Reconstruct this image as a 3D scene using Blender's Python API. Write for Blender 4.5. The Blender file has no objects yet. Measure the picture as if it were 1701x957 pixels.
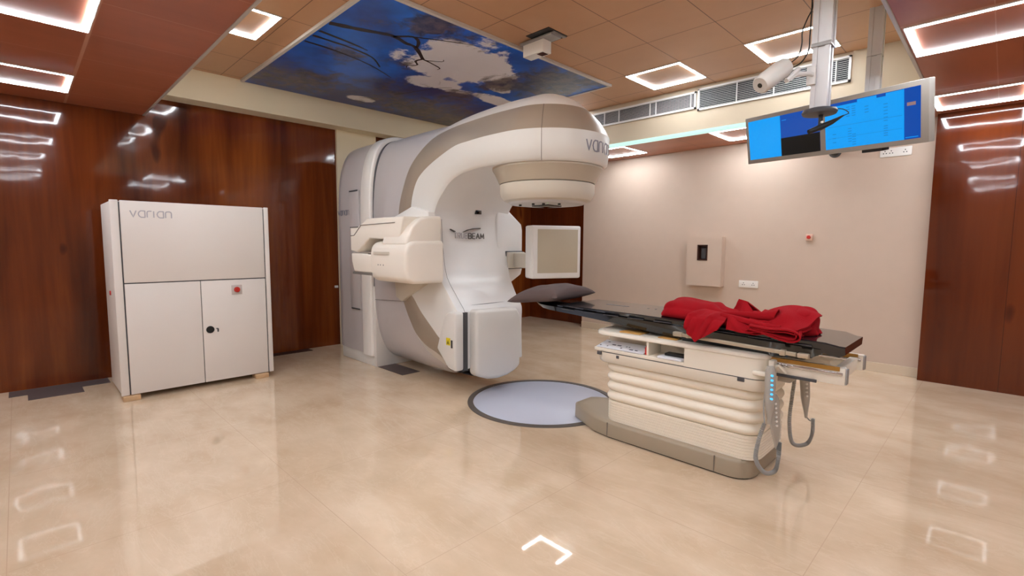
import bpy, bmesh, math, random
from mathutils import Vector, Matrix, noise
PI = math.pi
S = bpy.context.scene
COL = S.collection
random.seed(7)

# ------------------------------------------------------------------ materials
def srgb(r, g, b):
    f = lambda c: (c/255/12.92) if c/255 <= 0.04045 else ((c/255+0.055)/1.055)**2.4
    return (f(r), f(g), f(b), 1.0)

def mat(name, color, rough=0.5, metal=0.0, coat=0.0, emit=None, estr=0.0, spec=0.5, bump=None, bscale=40, mottled=0.0, mscale=3.0):
    m = bpy.data.materials.new(name); m.use_nodes = True
    nt = m.node_tree; b = nt.nodes['Principled BSDF']
    b.inputs['Base Color'].default_value = color
    b.inputs['Roughness'].default_value = rough
    b.inputs['Metallic'].default_value = metal
    b.inputs['Coat Weight'].default_value = coat
    b.inputs['Specular IOR Level'].default_value = spec
    tc = nt.nodes.new('ShaderNodeTexCoord')
    nz = nt.nodes.new('ShaderNodeTexNoise'); nz.inputs['Scale'].default_value = mscale; nz.inputs['Detail'].default_value = 4
    nt.links.new(tc.outputs['Object'], nz.inputs['Vector'])
    mx = nt.nodes.new('ShaderNodeMix'); mx.data_type = 'RGBA'; mx.blend_type = 'MULTIPLY'
    mr = nt.nodes.new('ShaderNodeMapRange'); v = mottled if mottled else 0.02
    mr.inputs['To Min'].default_value = 1-v; mr.inputs['To Max'].default_value = 1+v
    nt.links.new(nz.outputs['Fac'], mr.inputs['Value'])
    mx.inputs['Factor'].default_value = 1.0
    mx.inputs['A'].default_value = color
    nt.links.new(mr.outputs['Result'], mx.inputs['B'])
    nt.links.new(mx.outputs['Result'], b.inputs['Base Color'])
    if emit:
        b.inputs['Emission Color'].default_value = emit
        b.inputs['Emission Strength'].default_value = estr
    if bump:
        n2 = nt.nodes.new('ShaderNodeTexNoise'); n2.inputs['Scale'].default_value = bscale; n2.inputs['Detail'].default_value = 3
        nt.links.new(tc.outputs['Object'], n2.inputs['Vector'])
        bp = nt.nodes.new('ShaderNodeBump'); bp.inputs['Strength'].default_value = bump; bp.inputs['Distance'].default_value = 0.01
        nt.links.new(n2.outputs['Fac'], bp.inputs['Height'])
        nt.links.new(bp.outputs['Normal'], b.inputs['Normal'])
    return m

def math_node(nt, op, a, b=None, c=None):
    n = nt.nodes.new('ShaderNodeMath'); n.operation = op
    for i, v in enumerate((a, b, c)):
        if v is None: continue
        if isinstance(v, (int, float)): n.inputs[i].default_value = v
        else: nt.links.new(v, n.inputs[i])
    return n.outputs[0]

def grid_mask(nt, coord, pitch, off, half):
    """1 on the seam lines coord = off + k*pitch"""
    t = math_node(nt, 'SUBTRACT', coord, off)
    t = math_node(nt, 'DIVIDE', t, pitch)
    t = math_node(nt, 'ADD', t, 0.5)
    t = math_node(nt, 'FRACT', t)
    t = math_node(nt, 'SUBTRACT', t, 0.5)
    t = math_node(nt, 'ABSOLUTE', t)
    return math_node(nt, 'LESS_THAN', t, half/pitch)

def tile_mat(name, c1, c2, px, ox, py, oy, half, line, rough=0.45, nscale=(2, 2, 2), coat=0.0, linew2=None, fade=1.0, bump=0.0, veins=None):
    m = bpy.data.materials.new(name); m.use_nodes = True
    nt = m.node_tree; b = nt.nodes['Principled BSDF']
    g = nt.nodes.new('ShaderNodeNewGeometry'); sp = nt.nodes.new('ShaderNodeSeparateXYZ')
    nt.links.new(g.outputs['Position'], sp.inputs[0])
    mp = nt.nodes.new('ShaderNodeMapping'); mp.inputs['Scale'].default_value = nscale
    nt.links.new(g.outputs['Position'], mp.inputs['Vector'])
    nz = nt.nodes.new('ShaderNodeTexNoise'); nz.inputs['Scale'].default_value = 1; nz.inputs['Detail'].default_value = 6; nz.inputs['Roughness'].default_value = .6
    nt.links.new(mp.outputs[0], nz.inputs['Vector'])
    cr = nt.nodes.new('ShaderNodeValToRGB')
    cr.color_ramp.elements[0].color = c1; cr.color_ramp.elements[0].position = .32
    cr.color_ramp.elements[1].color = c2; cr.color_ramp.elements[1].position = .68
    nt.links.new(nz.outputs['Fac'], cr.inputs[0])
    base = cr.outputs[0]
    if veins:
        wn = nt.nodes.new('ShaderNodeTexNoise'); wn.inputs['Scale'].default_value = 1.7; wn.inputs['Detail'].default_value = 9; wn.inputs['Distortion'].default_value = 1.2; wn.inputs['Roughness'].default_value = .7
        mpv = nt.nodes.new('ShaderNodeMapping'); mpv.inputs['Rotation'].default_value = (0, 0, .6); mpv.inputs['Scale'].default_value = (.6, 2.2, 1)
        nt.links.new(g.outputs['Position'], mpv.inputs['Vector']); nt.links.new(mpv.outputs[0], wn.inputs['Vector'])
        vv = math_node(nt, 'ABSOLUTE', math_node(nt, 'SUBTRACT', wn.outputs['Fac'], .5))
        vr = nt.nodes.new('ShaderNodeMapRange'); vr.inputs['From Min'].default_value = 0; vr.inputs['From Max'].default_value = .022; vr.inputs['To Min'].default_value = .2; vr.inputs['To Max'].default_value = 0
        nt.links.new(vv, vr.inputs['Value'])
        mv = nt.nodes.new('ShaderNodeMix'); mv.data_type = 'RGBA'; nt.links.new(vr.outputs[0], mv.inputs['Factor']); nt.links.new(base, mv.inputs['A']); mv.inputs['B'].default_value = veins
        base = mv.outputs['Result']
    a = grid_mask(nt, sp.outputs['X'], px, ox, half)
    c = grid_mask(nt, sp.outputs['Y'], py, oy, linew2 or half)
    k = math_node(nt, 'MAXIMUM', a, c)
    k = math_node(nt, 'MULTIPLY', k, fade)
    mx = nt.nodes.new('ShaderNodeMix'); mx.data_type = 'RGBA'
    nt.links.new(k, mx.inputs['Factor']); nt.links.new(base, mx.inputs['A']); mx.inputs['B'].default_value = line
    nt.links.new(mx.outputs['Result'], b.inputs['Base Color'])
    b.inputs['Roughness'].default_value = rough; b.inputs['Coat Weight'].default_value = coat
    if bump:
        n2 = nt.nodes.new('ShaderNodeTexNoise'); n2.inputs['Scale'].default_value = 3.0; n2.inputs['Detail'].default_value = 2
        nt.links.new(g.outputs['Position'], n2.inputs['Vector'])
        bp = nt.nodes.new('ShaderNodeBump'); bp.inputs['Strength'].default_value = bump; bp.inputs['Distance'].default_value = 0.01
        nt.links.new(n2.outputs['Fac'], bp.inputs['Height']); nt.links.new(bp.outputs['Normal'], b.inputs['Normal'])
    return m

def wood_mat(name, dark, mid, light, horiz='Y', seam=None, rough=0.13, wav=0.5):
    m = bpy.data.materials.new(name); m.use_nodes = True
    nt = m.node_tree; b = nt.nodes['Principled BSDF']
    g = nt.nodes.new('ShaderNodeNewGeometry'); sp = nt.nodes.new('ShaderNodeSeparateXYZ')
    nt.links.new(g.outputs['Position'], sp.inputs[0])
    mp = nt.nodes.new('ShaderNodeMapping'); mp.inputs['Scale'].default_value = (2.6, 2.6, .30)
    nt.links.new(g.outputs['Position'], mp.inputs['Vector'])
    n1 = nt.nodes.new('ShaderNodeTexNoise'); n1.inputs['Scale'].default_value = 1; n1.inputs['Detail'].default_value = 5; n1.inputs['Distortion'].default_value = .6
    nt.links.new(mp.outputs[0], n1.inputs['Vector'])
    mp2 = nt.nodes.new('ShaderNodeMapping'); mp2.inputs['Scale'].default_value = (26, 26, 1.1)
    nt.links.new(g.outputs['Position'], mp2.inputs['Vector'])
    n2 = nt.nodes.new('ShaderNodeTexNoise'); n2.inputs['Scale'].default_value = 1; n2.inputs['Detail'].default_value = 4
    nt.links.new(mp2.outputs[0], n2.inputs['Vector'])
    # knots: sparse dark blotches of the veneer
    mp3 = nt.nodes.new('ShaderNodeMapping'); mp3.inputs['Scale'].default_value = (4, 4, 2)
    nt.links.new(g.outputs['Position'], mp3.inputs['Vector'])
    n3 = nt.nodes.new('ShaderNodeTexNoise'); n3.inputs['Scale'].default_value = 1; n3.inputs['Detail'].default_value = 1
    nt.links.new(mp3.outputs[0], n3.inputs['Vector'])
    kn = math_node(nt, 'GREATER_THAN', n3.outputs['Fac'], 2.0)
    knr = nt.nodes.new('ShaderNodeMapRange'); knr.inputs['From Min'].default_value = .72; knr.inputs['From Max'].default_value = .8
    knr.inputs['To Max'].default_value = .3
    nt.links.new(n3.outputs['Fac'], knr.inputs['Value'])
    f = math_node(nt, 'MULTIPLY', n2.outputs['Fac'], 0.16)
    f = math_node(nt, 'ADD', math_node(nt, 'MULTIPLY', n1.outputs['Fac'], 0.95), f)
    f = math_node(nt, 'SUBTRACT', f, math_node(nt, 'ADD', knr.outputs[0], 0.04))
    cr = nt.nodes.new('ShaderNodeValToRGB'); e = cr.color_ramp.elements
    e[0].color = dark; e[0].position = .3; e[1].color = light; e[1].position = .72
    x = e.new(.5); x.color = mid
    nt.links.new(f, cr.inputs[0])
    out = cr.outputs[0]
    if seam:
        k = grid_mask(nt, sp.outputs[horiz], seam[0], seam[1], .0025)
        mx = nt.nodes.new('ShaderNodeMix'); mx.data_type = 'RGBA'
        nt.links.new(math_node(nt, 'MULTIPLY', k, .6), mx.inputs['Factor']); nt.links.new(out, mx.inputs['A']); mx.inputs['B'].default_value = (.02, .006, .003, 1)
        out = mx.outputs['Result']
    nt.links.new(out, b.inputs['Base Color'])
    b.inputs['Roughness'].default_value = rough
    b.inputs['Coat Weight'].default_value = 0.7; b.inputs['Coat Roughness'].default_value = 0.05; b.inputs['Specular IOR Level'].default_value = .12
    n4 = nt.nodes.new('ShaderNodeTexNoise'); n4.inputs['Scale'].default_value = 2.2; n4.inputs['Detail'].default_value = 2.5
    nt.links.new(g.outputs['Position'], n4.inputs['Vector'])
    bp = nt.nodes.new('ShaderNodeBump'); bp.inputs['Strength'].default_value = wav; bp.inputs['Distance'].default_value = 0.02
    nt.links.new(n4.outputs['Fac'], bp.inputs['Height'])
    nt.links.new(bp.outputs['Normal'], b.inputs['Normal']); nt.links.new(bp.outputs['Normal'], b.inputs['Coat Normal'])
    return m

def mural_mat():
    m = bpy.data.materials.new('printed_sky_panel'); m.use_nodes = True
    nt = m.node_tree; b = nt.nodes['Principled BSDF']
    g = nt.nodes.new('ShaderNodeNewGeometry')
    def nz(scale, detail=5, dist=0, off=(0, 0, 0)):
        mp = nt.nodes.new('ShaderNodeMapping'); mp.inputs['Location'].default_value = off
        nt.links.new(g.outputs['Position'], mp.inputs['Vector'])
        n = nt.nodes.new('ShaderNodeTexNoise'); n.inputs['Scale'].default_value = scale; n.inputs['Detail'].default_value = detail
        n.inputs['Distortion'].default_value = dist; n.inputs['Roughness'].default_value = .62
        nt.links.new(mp.outputs[0], n.inputs['Vector']); return n.outputs['Fac']
    sp = nt.nodes.new('ShaderNodeSeparateXYZ'); nt.links.new(g.outputs['Position'], sp.inputs[0])
    n_big = nz(1.1, 4); n_fine = nz(7, 8, .4)
    def blob(cx, cy, rx, ry, ang=0):
        dx = math_node(nt, 'SUBTRACT', sp.outputs['X'], cx); dy = math_node(nt, 'SUBTRACT', sp.outputs['Y'], cy)
        ca, sa = math.cos(ang), math.sin(ang)
        u = math_node(nt, 'ADD', math_node(nt, 'MULTIPLY', dx, ca/rx), math_node(nt, 'MULTIPLY', dy, sa/rx))
        v = math_node(nt, 'ADD', math_node(nt, 'MULTIPLY', dx, -sa/ry), math_node(nt, 'MULTIPLY', dy, ca/ry))
        d = math_node(nt, 'SQRT', math_node(nt, 'ADD', math_node(nt, 'MULTIPLY', u, u), math_node(nt, 'MULTIPLY', v, v)))
        n = math_node(nt, 'ADD', math_node(nt, 'MULTIPLY', nz(2.6, 8, .3), 2.2), -1.1)
        d = math_node(nt, 'ADD', d, n)
        r = nt.nodes.new('ShaderNodeMapRange'); r.inputs['From Min'].default_value = 1.08; r.inputs['From Max'].default_value = .85
        r.interpolation_type = 'SMOOTHSTEP'
        nt.links.new(d, r.inputs['Value']); return r.outputs[0]
    cl = blob(-3.98, 3.30, .54, .70, .4)
    for a in ((-4.62, 3.45, .20, .45, .0), (-4.62, 4.35, .13, .42, .1), (-5.75, 3.1, .10, .22, 0), (-3.62, 3.1, .12, .25, 0.3), (-4.25, 4.0, .10, .2, 0)):
        cl = math_node(nt, 'MAXIMUM', cl, blob(*a))
    # blue of the print, duller towards the stand side of the picture
    sky = nt.nodes.new('ShaderNodeValToRGB')
    sky.color_ramp.elements[0].color = srgb(14, 34, 118); sky.color_ramp.elements[0].position = .35
    sky.color_ramp.elements[1].color = srgb(18, 110, 222); sky.color_ramp.elements[1].position = .66
    gx = math_node(nt, 'MULTIPLY', math_node(nt, 'ADD', sp.outputs['X'], 4.7), .12)
    nt.links.new(math_node(nt, 'ADD', n_big, gx), sky.inputs[0])
    # printed foliage
    fo = nt.nodes.new('ShaderNodeValToRGB')
    fo.color_ramp.elements[0].color = srgb(30, 24, 36); fo.color_ramp.elements[0].position = .35
    fo.color_ramp.elements[1].color = srgb(112, 94, 76); fo.color_ramp.elements[1].position = .7
    nt.links.new(nz(11, 8, .5, (3, 1, 0)), fo.inputs[0])
    def leaves(cx, cy, r, s=1.0):
        dx = math_node(nt, 'SUBTRACT', sp.outputs['X'], cx); dy = math_node(nt, 'SUBTRACT', sp.outputs['Y'], cy)
        d = math_node(nt, 'SQRT', math_node(nt, 'ADD', math_node(nt, 'MULTIPLY', dx, dx), math_node(nt, 'MULTIPLY', dy, dy)))
        v = math_node(nt, 'SUBTRACT', 1.0, math_node(nt, 'DIVIDE', d, r))
        return math_node(nt, 'MULTIPLY', math_node(nt, 'MAXIMUM', v, 0.0), s)
    L = leaves(-3.4, 2.55, .42)
    for a in ((-3.62, 4.35, .75, 1.1), (-3.7, 2.25, .30, .6), (-4.5, 2.3, .4, .7), (-4.35, 2.75, .3, .6), (-5.6, 2.3, .9, .75), (-5.6, 3.9, 1.2, .8), (-4.1, 3.95, .4, 1.3), (-3.9, 4.5, .5), (-3.42, 2.9, .35, .6), (-5.2, 3.2, .7, .6), (-4.75, 3.9, .4), (-6.0, 4.6, .8)):
        L = math_node(nt, 'MAXIMUM', L, leaves(*a))
    th = nt.nodes.new('ShaderNodeMapRange'); th.inputs['From Min'].default_value = .66; th.inputs['From Max'].default_value = .86
    nt.links.new(math_node(nt, 'ADD', math_node(nt, 'MULTIPLY', L, .55), nz(5.5, 8, .6, (7, 2, 0))), th.inputs['Value'])
    m1 = nt.nodes.new('ShaderNodeMix'); m1.data_type = 'RGBA'
    nt.links.new(cl, m1.inputs['Factor']); nt.links.new(sky.outputs[0], m1.inputs['A']); m1.inputs['B'].default_value = srgb(240, 238, 244)
    m2 = nt.nodes.new('ShaderNodeMix'); m2.data_type = 'RGBA'
    nt.links.new(math_node(nt, 'MULTIPLY', th.outputs[0], .85), m2.inputs['Factor']); nt.links.new(m1.outputs['Result'], m2.inputs['A']); nt.links.new(fo.outputs[0], m2.inputs['B'])
    nt.links.new(m2.outputs['Result'], b.inputs['Base Color'])
    b.inputs['Roughness'].default_value = .32
    return m

M = {}
M['cream'] = mat('machine_white', srgb(224, 221, 216), .32, bump=.02, bscale=200)
M['white'] = mat('white_plastic', srgb(238, 234, 229), .3)
M['kv'] = mat('ivory_plastic', srgb(240, 232, 221), .35)
M['lilac'] = mat('grey_cover', srgb(196, 190, 190), .3)
M['face'] = mat('gantry_face', srgb(230, 228, 227), .28)
M['taupe'] = mat('taupe_band', srgb(172, 158, 142), .33, metal=.25)
M['taupe2'] = mat('taupe_collimator', srgb(186, 174, 156), .38, metal=.1)
M['ring'] = mat('collimator_cream', srgb(206, 198, 184), .35)
M['dark'] = mat('dark_plastic', srgb(34, 32, 33), .4)
M['black'] = mat('gloss_black', srgb(14, 14, 16), .12, coat=.5)
M['blackm'] = mat('matt_black', srgb(16, 15, 16), .5)
M['carbon'] = mat('tabletop_carbon', srgb(26, 26, 30), .16, coat=.6, mottled=.35, mscale=9)
M['greyd'] = mat('dark_grey', srgb(74, 74, 78), .5)
M['seam'] = mat('seam_grey', srgb(112, 104, 98), .6)
M['alu'] = mat('brushed_aluminium', srgb(206, 204, 206), .4, metal=.25)
M['alud'] = mat('dark_aluminium', srgb(160, 158, 158), .4, metal=.4)  # darker aluminium for brackets, collars and end caps
M['chrome'] = mat('chrome', srgb(200, 200, 202), .12, metal=1)
M['cab'] = mat('cabinet_paint', srgb(228, 221, 215), .45)
M['red'] = mat('red_button', srgb(190, 40, 30), .35)
M['yellow'] = mat('yellow_label', srgb(222, 200, 20), .5)
M['plinth'] = mat('couch_taupe', srgb(164, 149, 128), .38)
M['bell'] = mat('bellows_cream', srgb(246, 236, 219), .45)
M['couchw'] = mat('couch_ivory', srgb(238, 230, 216), .34)
M['camgrey'] = mat('camera_grey', srgb(196, 190, 184), .45)
M['brass'] = mat('brass_rail', srgb(176, 132, 62), .35, metal=.5)
M['orange'] = mat('orange_tape', srgb(206, 156, 84), .6)
M['rail'] = mat('champagne_rail', srgb(190, 178, 158), .35, metal=.5)
M['paper'] = mat('paper', srgb(232, 234, 242), .6)
M['ink'] = mat('ink', srgb(60, 60, 80), .6)
M['blueled'] = mat('blue_button_glow', srgb(60, 170, 230), .4, emit=srgb(90, 200, 255), estr=.9)
M['grey'] = mat('pendant_grey', srgb(176, 170, 162), .42)
M['cord'] = mat('cord_grey', srgb(158, 156, 152), .5)
M['disc'] = mat('turntable_disc', srgb(196, 200, 216), .34, mottled=.04, mscale=2)
M['discrim'] = mat('turntable_rim', srgb(92, 84, 78), .5)
M['cloth'] = mat('red_fleece', srgb(158, 18, 28), .95, bump=.5, bscale=260, spec=.15, mottled=.12, mscale=14)
M['pillow'] = mat('pillow_fabric', srgb(98, 84, 82), .9, bump=.3, bscale=220, spec=.2)
M['wall'] = mat('wall_paint', srgb(204, 183, 166), .7, mottled=.03, mscale=8)
M['bulk'] = mat('cream_paint_darkened', srgb(196, 180, 156), .65)  # cream paint darkened to offset strong light from the nearby frames
M['beam'] = mat('cream_paint_lightened', srgb(236, 224, 196), .65)  # same cream paint lightened to make up for weak light on the beam
M['skirt'] = mat('baseboard_stone', srgb(214, 196, 172), .3)
M['trim'] = mat('grey_trim', srgb(182, 178, 174), .4, metal=.15)
M['murframe'] = mat('mural_frame', srgb(206, 200, 196), .5)
M['vent'] = mat('grille_white', srgb(222, 220, 218), .4)
M['ventback'] = mat('grille_dark', srgb(38, 40, 48), .7)
M['vplate'] = mat('floor_plate', srgb(86, 74, 72), .55, mottled=.1, mscale=20)
M['brownboard'] = mat('brown_board', srgb(66, 34, 22), .6)
M['led'] = mat('led_strip', (1, 1, 1, 1), .5, emit=(.89, .97, 1.035, 1), estr=61)
M['ledg'] = mat('led_strip_cove', (.05, .06, .06, 1), .6, emit=(.66, 1.0, .90, 1), estr=.95)
M['led_edge'] = mat('led_frame_edge', srgb(225, 225, 228), .4)
M['block'] = mat('wood_block', srgb(206, 170, 130), .7, mottled=.15, mscale=30)
M['monframe'] = mat('monitor_frame', srgb(158, 152, 144), .45)
M['scr_cyan'] = mat('screen_cyan', (0, 0, 0, 1), .2, emit=srgb(0, 164, 255), estr=.92)
M['scr_blue'] = mat('screen_blue', (0, 0, 0, 1), .2, emit=srgb(0, 76, 176), estr=.92)
M['scr_dark'] = mat('screen_black', srgb(4, 4, 8), .2)
M['scr_ink'] = mat('screen_text', (0, 0, 0, 1), .2, emit=srgb(6, 110, 190), estr=1.0)
M['scr_or'] = mat('screen_orange', (0, 0, 0, 1), .2, emit=srgb(150, 120, 120), estr=1.0)
M['green'] = mat('green_led', (0, 0, 0, 1), .2, emit=srgb(90, 255, 120), estr=2.0)
M['logo_l'] = mat('logo_pale', srgb(176, 172, 178), .4)
M['logo_m'] = mat('logo_grey', srgb(128, 126, 138), .4)
M['logo_d'] = mat('logo_dark', srgb(92, 84, 80), .4)
M['tile'] = tile_mat('ceiling_tile', srgb(190, 146, 112), srgb(198, 154, 120), .608, -1.777, .607, 4.085, .0035, srgb(112, 82, 60), rough=.42, nscale=(1.5, 1.5, 1.5))
M['ringtile'] = tile_mat('lowered_ceiling_board', srgb(150, 84, 58), srgb(164, 94, 66), .575, -4.15, 1.7, .395, .0025, srgb(186, 140, 118), rough=.42, nscale=(4, .7, 1), linew2=.010, fade=.8)
M['lowtile'] = tile_mat('low_ceiling_board', srgb(170, 106, 76), srgb(182, 116, 84), 1.2, -4.15, .6, 5.7, .0025, srgb(120, 76, 56), rough=.4, nscale=(.7, 4, 1))
M['floor'] = tile_mat('polished_marble', srgb(206, 180, 150), srgb(226, 203, 176), 1.17, -1.675, 1.17, 1.06, .002, srgb(200, 172, 146), rough=.03, nscale=(1.9, 2.9, 1), coat=.35, fade=.75, bump=.010, veins=srgb(236, 218, 194))
M['wood'] = wood_mat('lacquered_wood', srgb(66, 24, 8), srgb(104, 46, 16), srgb(140, 72, 26), 'Y', None, wav=.16)
M['wood2'] = wood_mat('lacquered_wood_back', srgb(76, 28, 8), srgb(94, 38, 12), srgb(112, 50, 18), 'X', (.6, -.56), wav=.14)
M['mural'] = mural_mat()

# ------------------------------------------------------------------ helpers
def tag(o, label=None, cat=None, group=None, kind=None):
    if label: o['label'] = label
    if cat: o['category'] = cat
    if group: o['group'] = group
    if kind: o['kind'] = kind
    return o

def empty(name, loc, label=None, cat=None, group=None):
    o = bpy.data.objects.new(name, None); o.location = loc; o.empty_display_size = .05
    COL.objects.link(o); return tag(o, label, cat, group)

def setparent(o, p):
    if p is None: return
    o.parent = p
    w = Vector((0, 0, 0)); q = p
    while q: w += q.location; q = q.parent
    o.location = o.location - w

class MB:
    """collects shapes, given in world coordinates, into one mesh"""
    def __init__(s): s.bm = bmesh.new()
    def _merge(s, t, mi=0):
        for f in t.faces: f.material_index = mi
        me = bpy.data.meshes.new('t'); t.to_mesh(me); t.free(); s.bm.from_mesh(me); bpy.data.meshes.remove(me)
    def box(s, x0, x1, y0, y1, z0, z1, bev=0, seg=2, mi=0, mtx=None):
        t = bmesh.new(); bmesh.ops.create_cube(t, size=1)
        for v in t.verts: v.co = Vector(((x0+x1)/2+v.co.x*(x1-x0), (y0+y1)/2+v.co.y*(y1-y0), (z0+z1)/2+v.co.z*(z1-z0)))
        if bev: bmesh.ops.bevel(t, geom=t.edges[:], offset=bev, segments=seg, affect='EDGES', profile=.5)
        if mtx: bmesh.ops.transform(t, matrix=mtx, verts=t.verts[:])
        s._merge(t, mi); return s
    def prism(s, poly, axis, a0, a1, bev=0, seg=2, mi=0, mtx=None):
        """poly in the two remaining axes (in xyz order), extruded along axis a0..a1"""
        t = bmesh.new()
        def P(p, a):
            if axis == 'x': return (a, p[0], p[1])
            if axis == 'y': return (p[0], a, p[1])
            return (p[0], p[1], a)
        v0 = [t.verts.new(P(p, a0)) for p in poly]; v1 = [t.verts.new(P(p, a1)) for p in poly]
        n = len(poly)
        t.faces.new(v0); t.faces.new(v1[::-1])
        for i in range(n): t.faces.new((v0[i], v1[i], v1[(i+1) % n], v0[(i+1) % n]))
        bmesh.ops.recalc_face_normals(t, faces=t.faces[:])
        if bev:
            es = [e for e in t.edges if e.is_manifold and e.calc_face_angle(0) > .35]
            bmesh.ops.bevel(t, geom=es, offset=bev, segments=seg, affect='EDGES', profile=.5)
        if mtx: bmesh.ops.transform(t, matrix=mtx, verts=t.verts[:])
        s._merge(t, mi); return s
    def rings(s, rings, closed=True, cap=True, mi=0):
        t = bmesh.new(); R = [[t.verts.new(p) for p in r] for r in rings]; n = len(R[0])
        for a, b in zip(R[:-1], R[1:]):
            for i in range(n if closed else n-1):
                j = (i+1) % n
                try: t.faces.new((a[i], a[j], b[j], b[i]))
                except ValueError: pass
        if cap and closed:
            t.faces.new(R[0][::-1]); t.faces.new(R[-1])
        bmesh.ops.remove_doubles(t, verts=t.verts[:], dist=1e-6)
        bmesh.ops.recalc_face_normals(t, faces=t.faces[:])
        s._merge(t, mi); return s
    def tube(s, pts, r, n=8, mi=0, cap=True):
        pts = [Vector(p) for p in pts]; rr = r if isinstance(r, (list, tuple)) else [r]*len(pts)
        rg = []; prev = None
        for i, p in enumerate(pts):
            d = (pts[min(i+1, len(pts)-1)]-pts[max(i-1, 0)]).normalized()
            if prev is None:
                u = d.cross(Vector((0, 0, 1)))
                if u.length < .1: u = d.cross(Vector((1, 0, 0)))
            else: u = prev-d*prev.dot(d)
            u.normalize(); prev = u; w = d.cross(u)
            rg.append([p+rr[i]*(math.cos(2*PI*k/n)*u+math.sin(2*PI*k/n)*w) for k in range(n)])
        return s.rings(rg, True, cap, mi)
    def lathe(s, prof, cx, cy, n=48, mi=0, a0=0, a1=2*PI):
        """prof: list of (r, z)"""
        full = abs(a1-a0-2*PI) < 1e-6
        t = bmesh.new(); m = n if full else n+1
        R = [[t.verts.new((cx+r*math.cos(a0+(a1-a0)*k/n), cy+r*math.sin(a0+(a1-a0)*k/n), z)) for k in range(m)] for r, z in prof]
        for a, b in zip(R[:-1], R[1:]):
            for i in range(n):
                j = (i+1) % m
                t.faces.new((a[i], a[j], b[j], b[i]))
        bmesh.ops.remove_doubles(t, verts=t.verts[:], dist=1e-6)
        bmesh.ops.recalc_face_normals(t, faces=t.faces[:])
        s._merge(t, mi); return s
    def disc(s, c, nrm, r, h, n=24, mi=0):
        nrm = Vector(nrm).normalized(); c = Vector(c)
        return s.tube([c, c+nrm*h], r, n, mi)
    def quad(s, pts, mi=0):
        t = bmesh.new(); t.faces.new([t.verts.new(p) for p in pts]); s._merge(t, mi); return s
    def each(s, name, mats, parent, smooth=True, label=None):
        """every separate piece becomes a part of its own"""
        left = set(s.bm.verts); out = []
        s.bm.verts.ensure_lookup_table(); groups = []
        while left:
            st_ = [left.pop()]; g_ = set(st_)
            while st_:
                v = st_.pop()
                for e in v.link_edges:
                    w_ = e.other_vert(v)
                    if w_ in left: left.discard(w_); g_.add(w_); st_.append(w_)
            groups.append(g_)
        groups.sort(key=lambda g_: (round(min(v.co.x for v in g_), 3), round(min(v.co.y for v in g_), 3), min(v.index for v in g_)))
        for g_ in groups:
            m_ = MB(); mp_ = {v: m_.bm.verts.new(v.co) for v in g_}
            for f in s.bm.faces:
                if f.verts[0] in g_:
                    try: m_.bm.faces.new([mp_[v] for v in f.verts]).material_index = f.material_index
                    except ValueError: pass
            out.append(m_.build(name, mats, parent, smooth, label))
        s.bm.free(); return out
    def build(s, name, mats, parent=None, smooth=True, label=None, angle=35, origin=None):
        if not isinstance(mats, (list, tuple)): mats = [mats]
        me = bpy.data.meshes.new(name)
        if origin is None and parent is None and len(s.bm.verts):
            xs = [v.co for v in s.bm.verts]
            origin = Vector(((min(p.x for p in xs)+max(p.x for p in xs))/2, (min(p.y for p in xs)+max(p.y for p in xs))/2, min(p.z for p in xs)))
        origin = Vector(origin) if origin is not None else Vector((0, 0, 0))
        if parent is not None and origin.length == 0:
            q = parent
            while q: origin = origin+q.location; q = q.parent
        for v in s.bm.verts: v.co -= origin
        s.bm.to_mesh(me); s.bm.free()
        for m in mats: me.materials.append(m)
        o = bpy.data.objects.new(name, me); COL.objects.link(o); o.location = origin
        if parent is not None: setparent(o, parent)
        if smooth:
            me.shade_smooth()
            try: me.set_sharp_from_angle(angle=math.radians(angle))
            except Exception: pass
        if label: o['label'] = label
        return o

def copy_tree(o, parent=None, delta=None):
    c = o.copy(); COL.objects.link(c); c.parent = parent
    for ch in list(o.children): copy_tree(ch, c)
    return c

def crom(P, t):
    n = len(P)-1; i = min(int(t), n-1); f = t-i
    p0, p1, p2, p3 = P[max(i-1, 0)], P[i], P[i+1], P[min(i+2, n)]
    return tuple(0.5*((2*b)+(-a+c)*f+(2*a-5*b+4*c-d)*f*f+(-a+3*b-3*c+d)*f**3) for a, b, c, d in zip(p0, p1, p2, p3))
def spline(P, k):
    n = len(P)-1
    return [crom(P, i/k) for i in range(n*k+1)]

def text_mesh(mb_name, body, size, origin, xdir, ydir, material, parent, depth=.0015, sx=1.0, offset=0.0, label=None, shear=0.0):
    cu = bpy.data.curves.new('txt', 'FONT'); cu.body = body; cu.size = size; cu.extrude = depth; cu.offset = offset; cu.shear = shear
    cu.align_x = 'CENTER'; cu.align_y = 'CENTER'
    to = bpy.data.objects.new('txt', cu); COL.objects.link(to)
    bpy.context.view_layer.update()
    me = bpy.data.meshes.new_from_object(to.evaluated_get(bpy.context.evaluated_depsgraph_get()))
    bpy.data.objects.remove(to)
    x = Vector(xdir).normalized(); y = Vector(ydir).normalized(); z = x.cross(y)
    mt = Matrix((x, y, z)).transposed()
    q = parent; w = Vector((0, 0, 0))
    while q: w += q.location; q = q.parent
    for v in me.vertices: v.co = mt @ Vector((v.co.x*sx, v.co.y, v.co.z)) + Vector(origin) - w
    me.materials.clear(); me.materials.append(material)
    o = bpy.data.objects.new(mb_name, me); COL.objects.link(o); o.parent = parent
    if label: o['label'] = label
    return o

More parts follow.
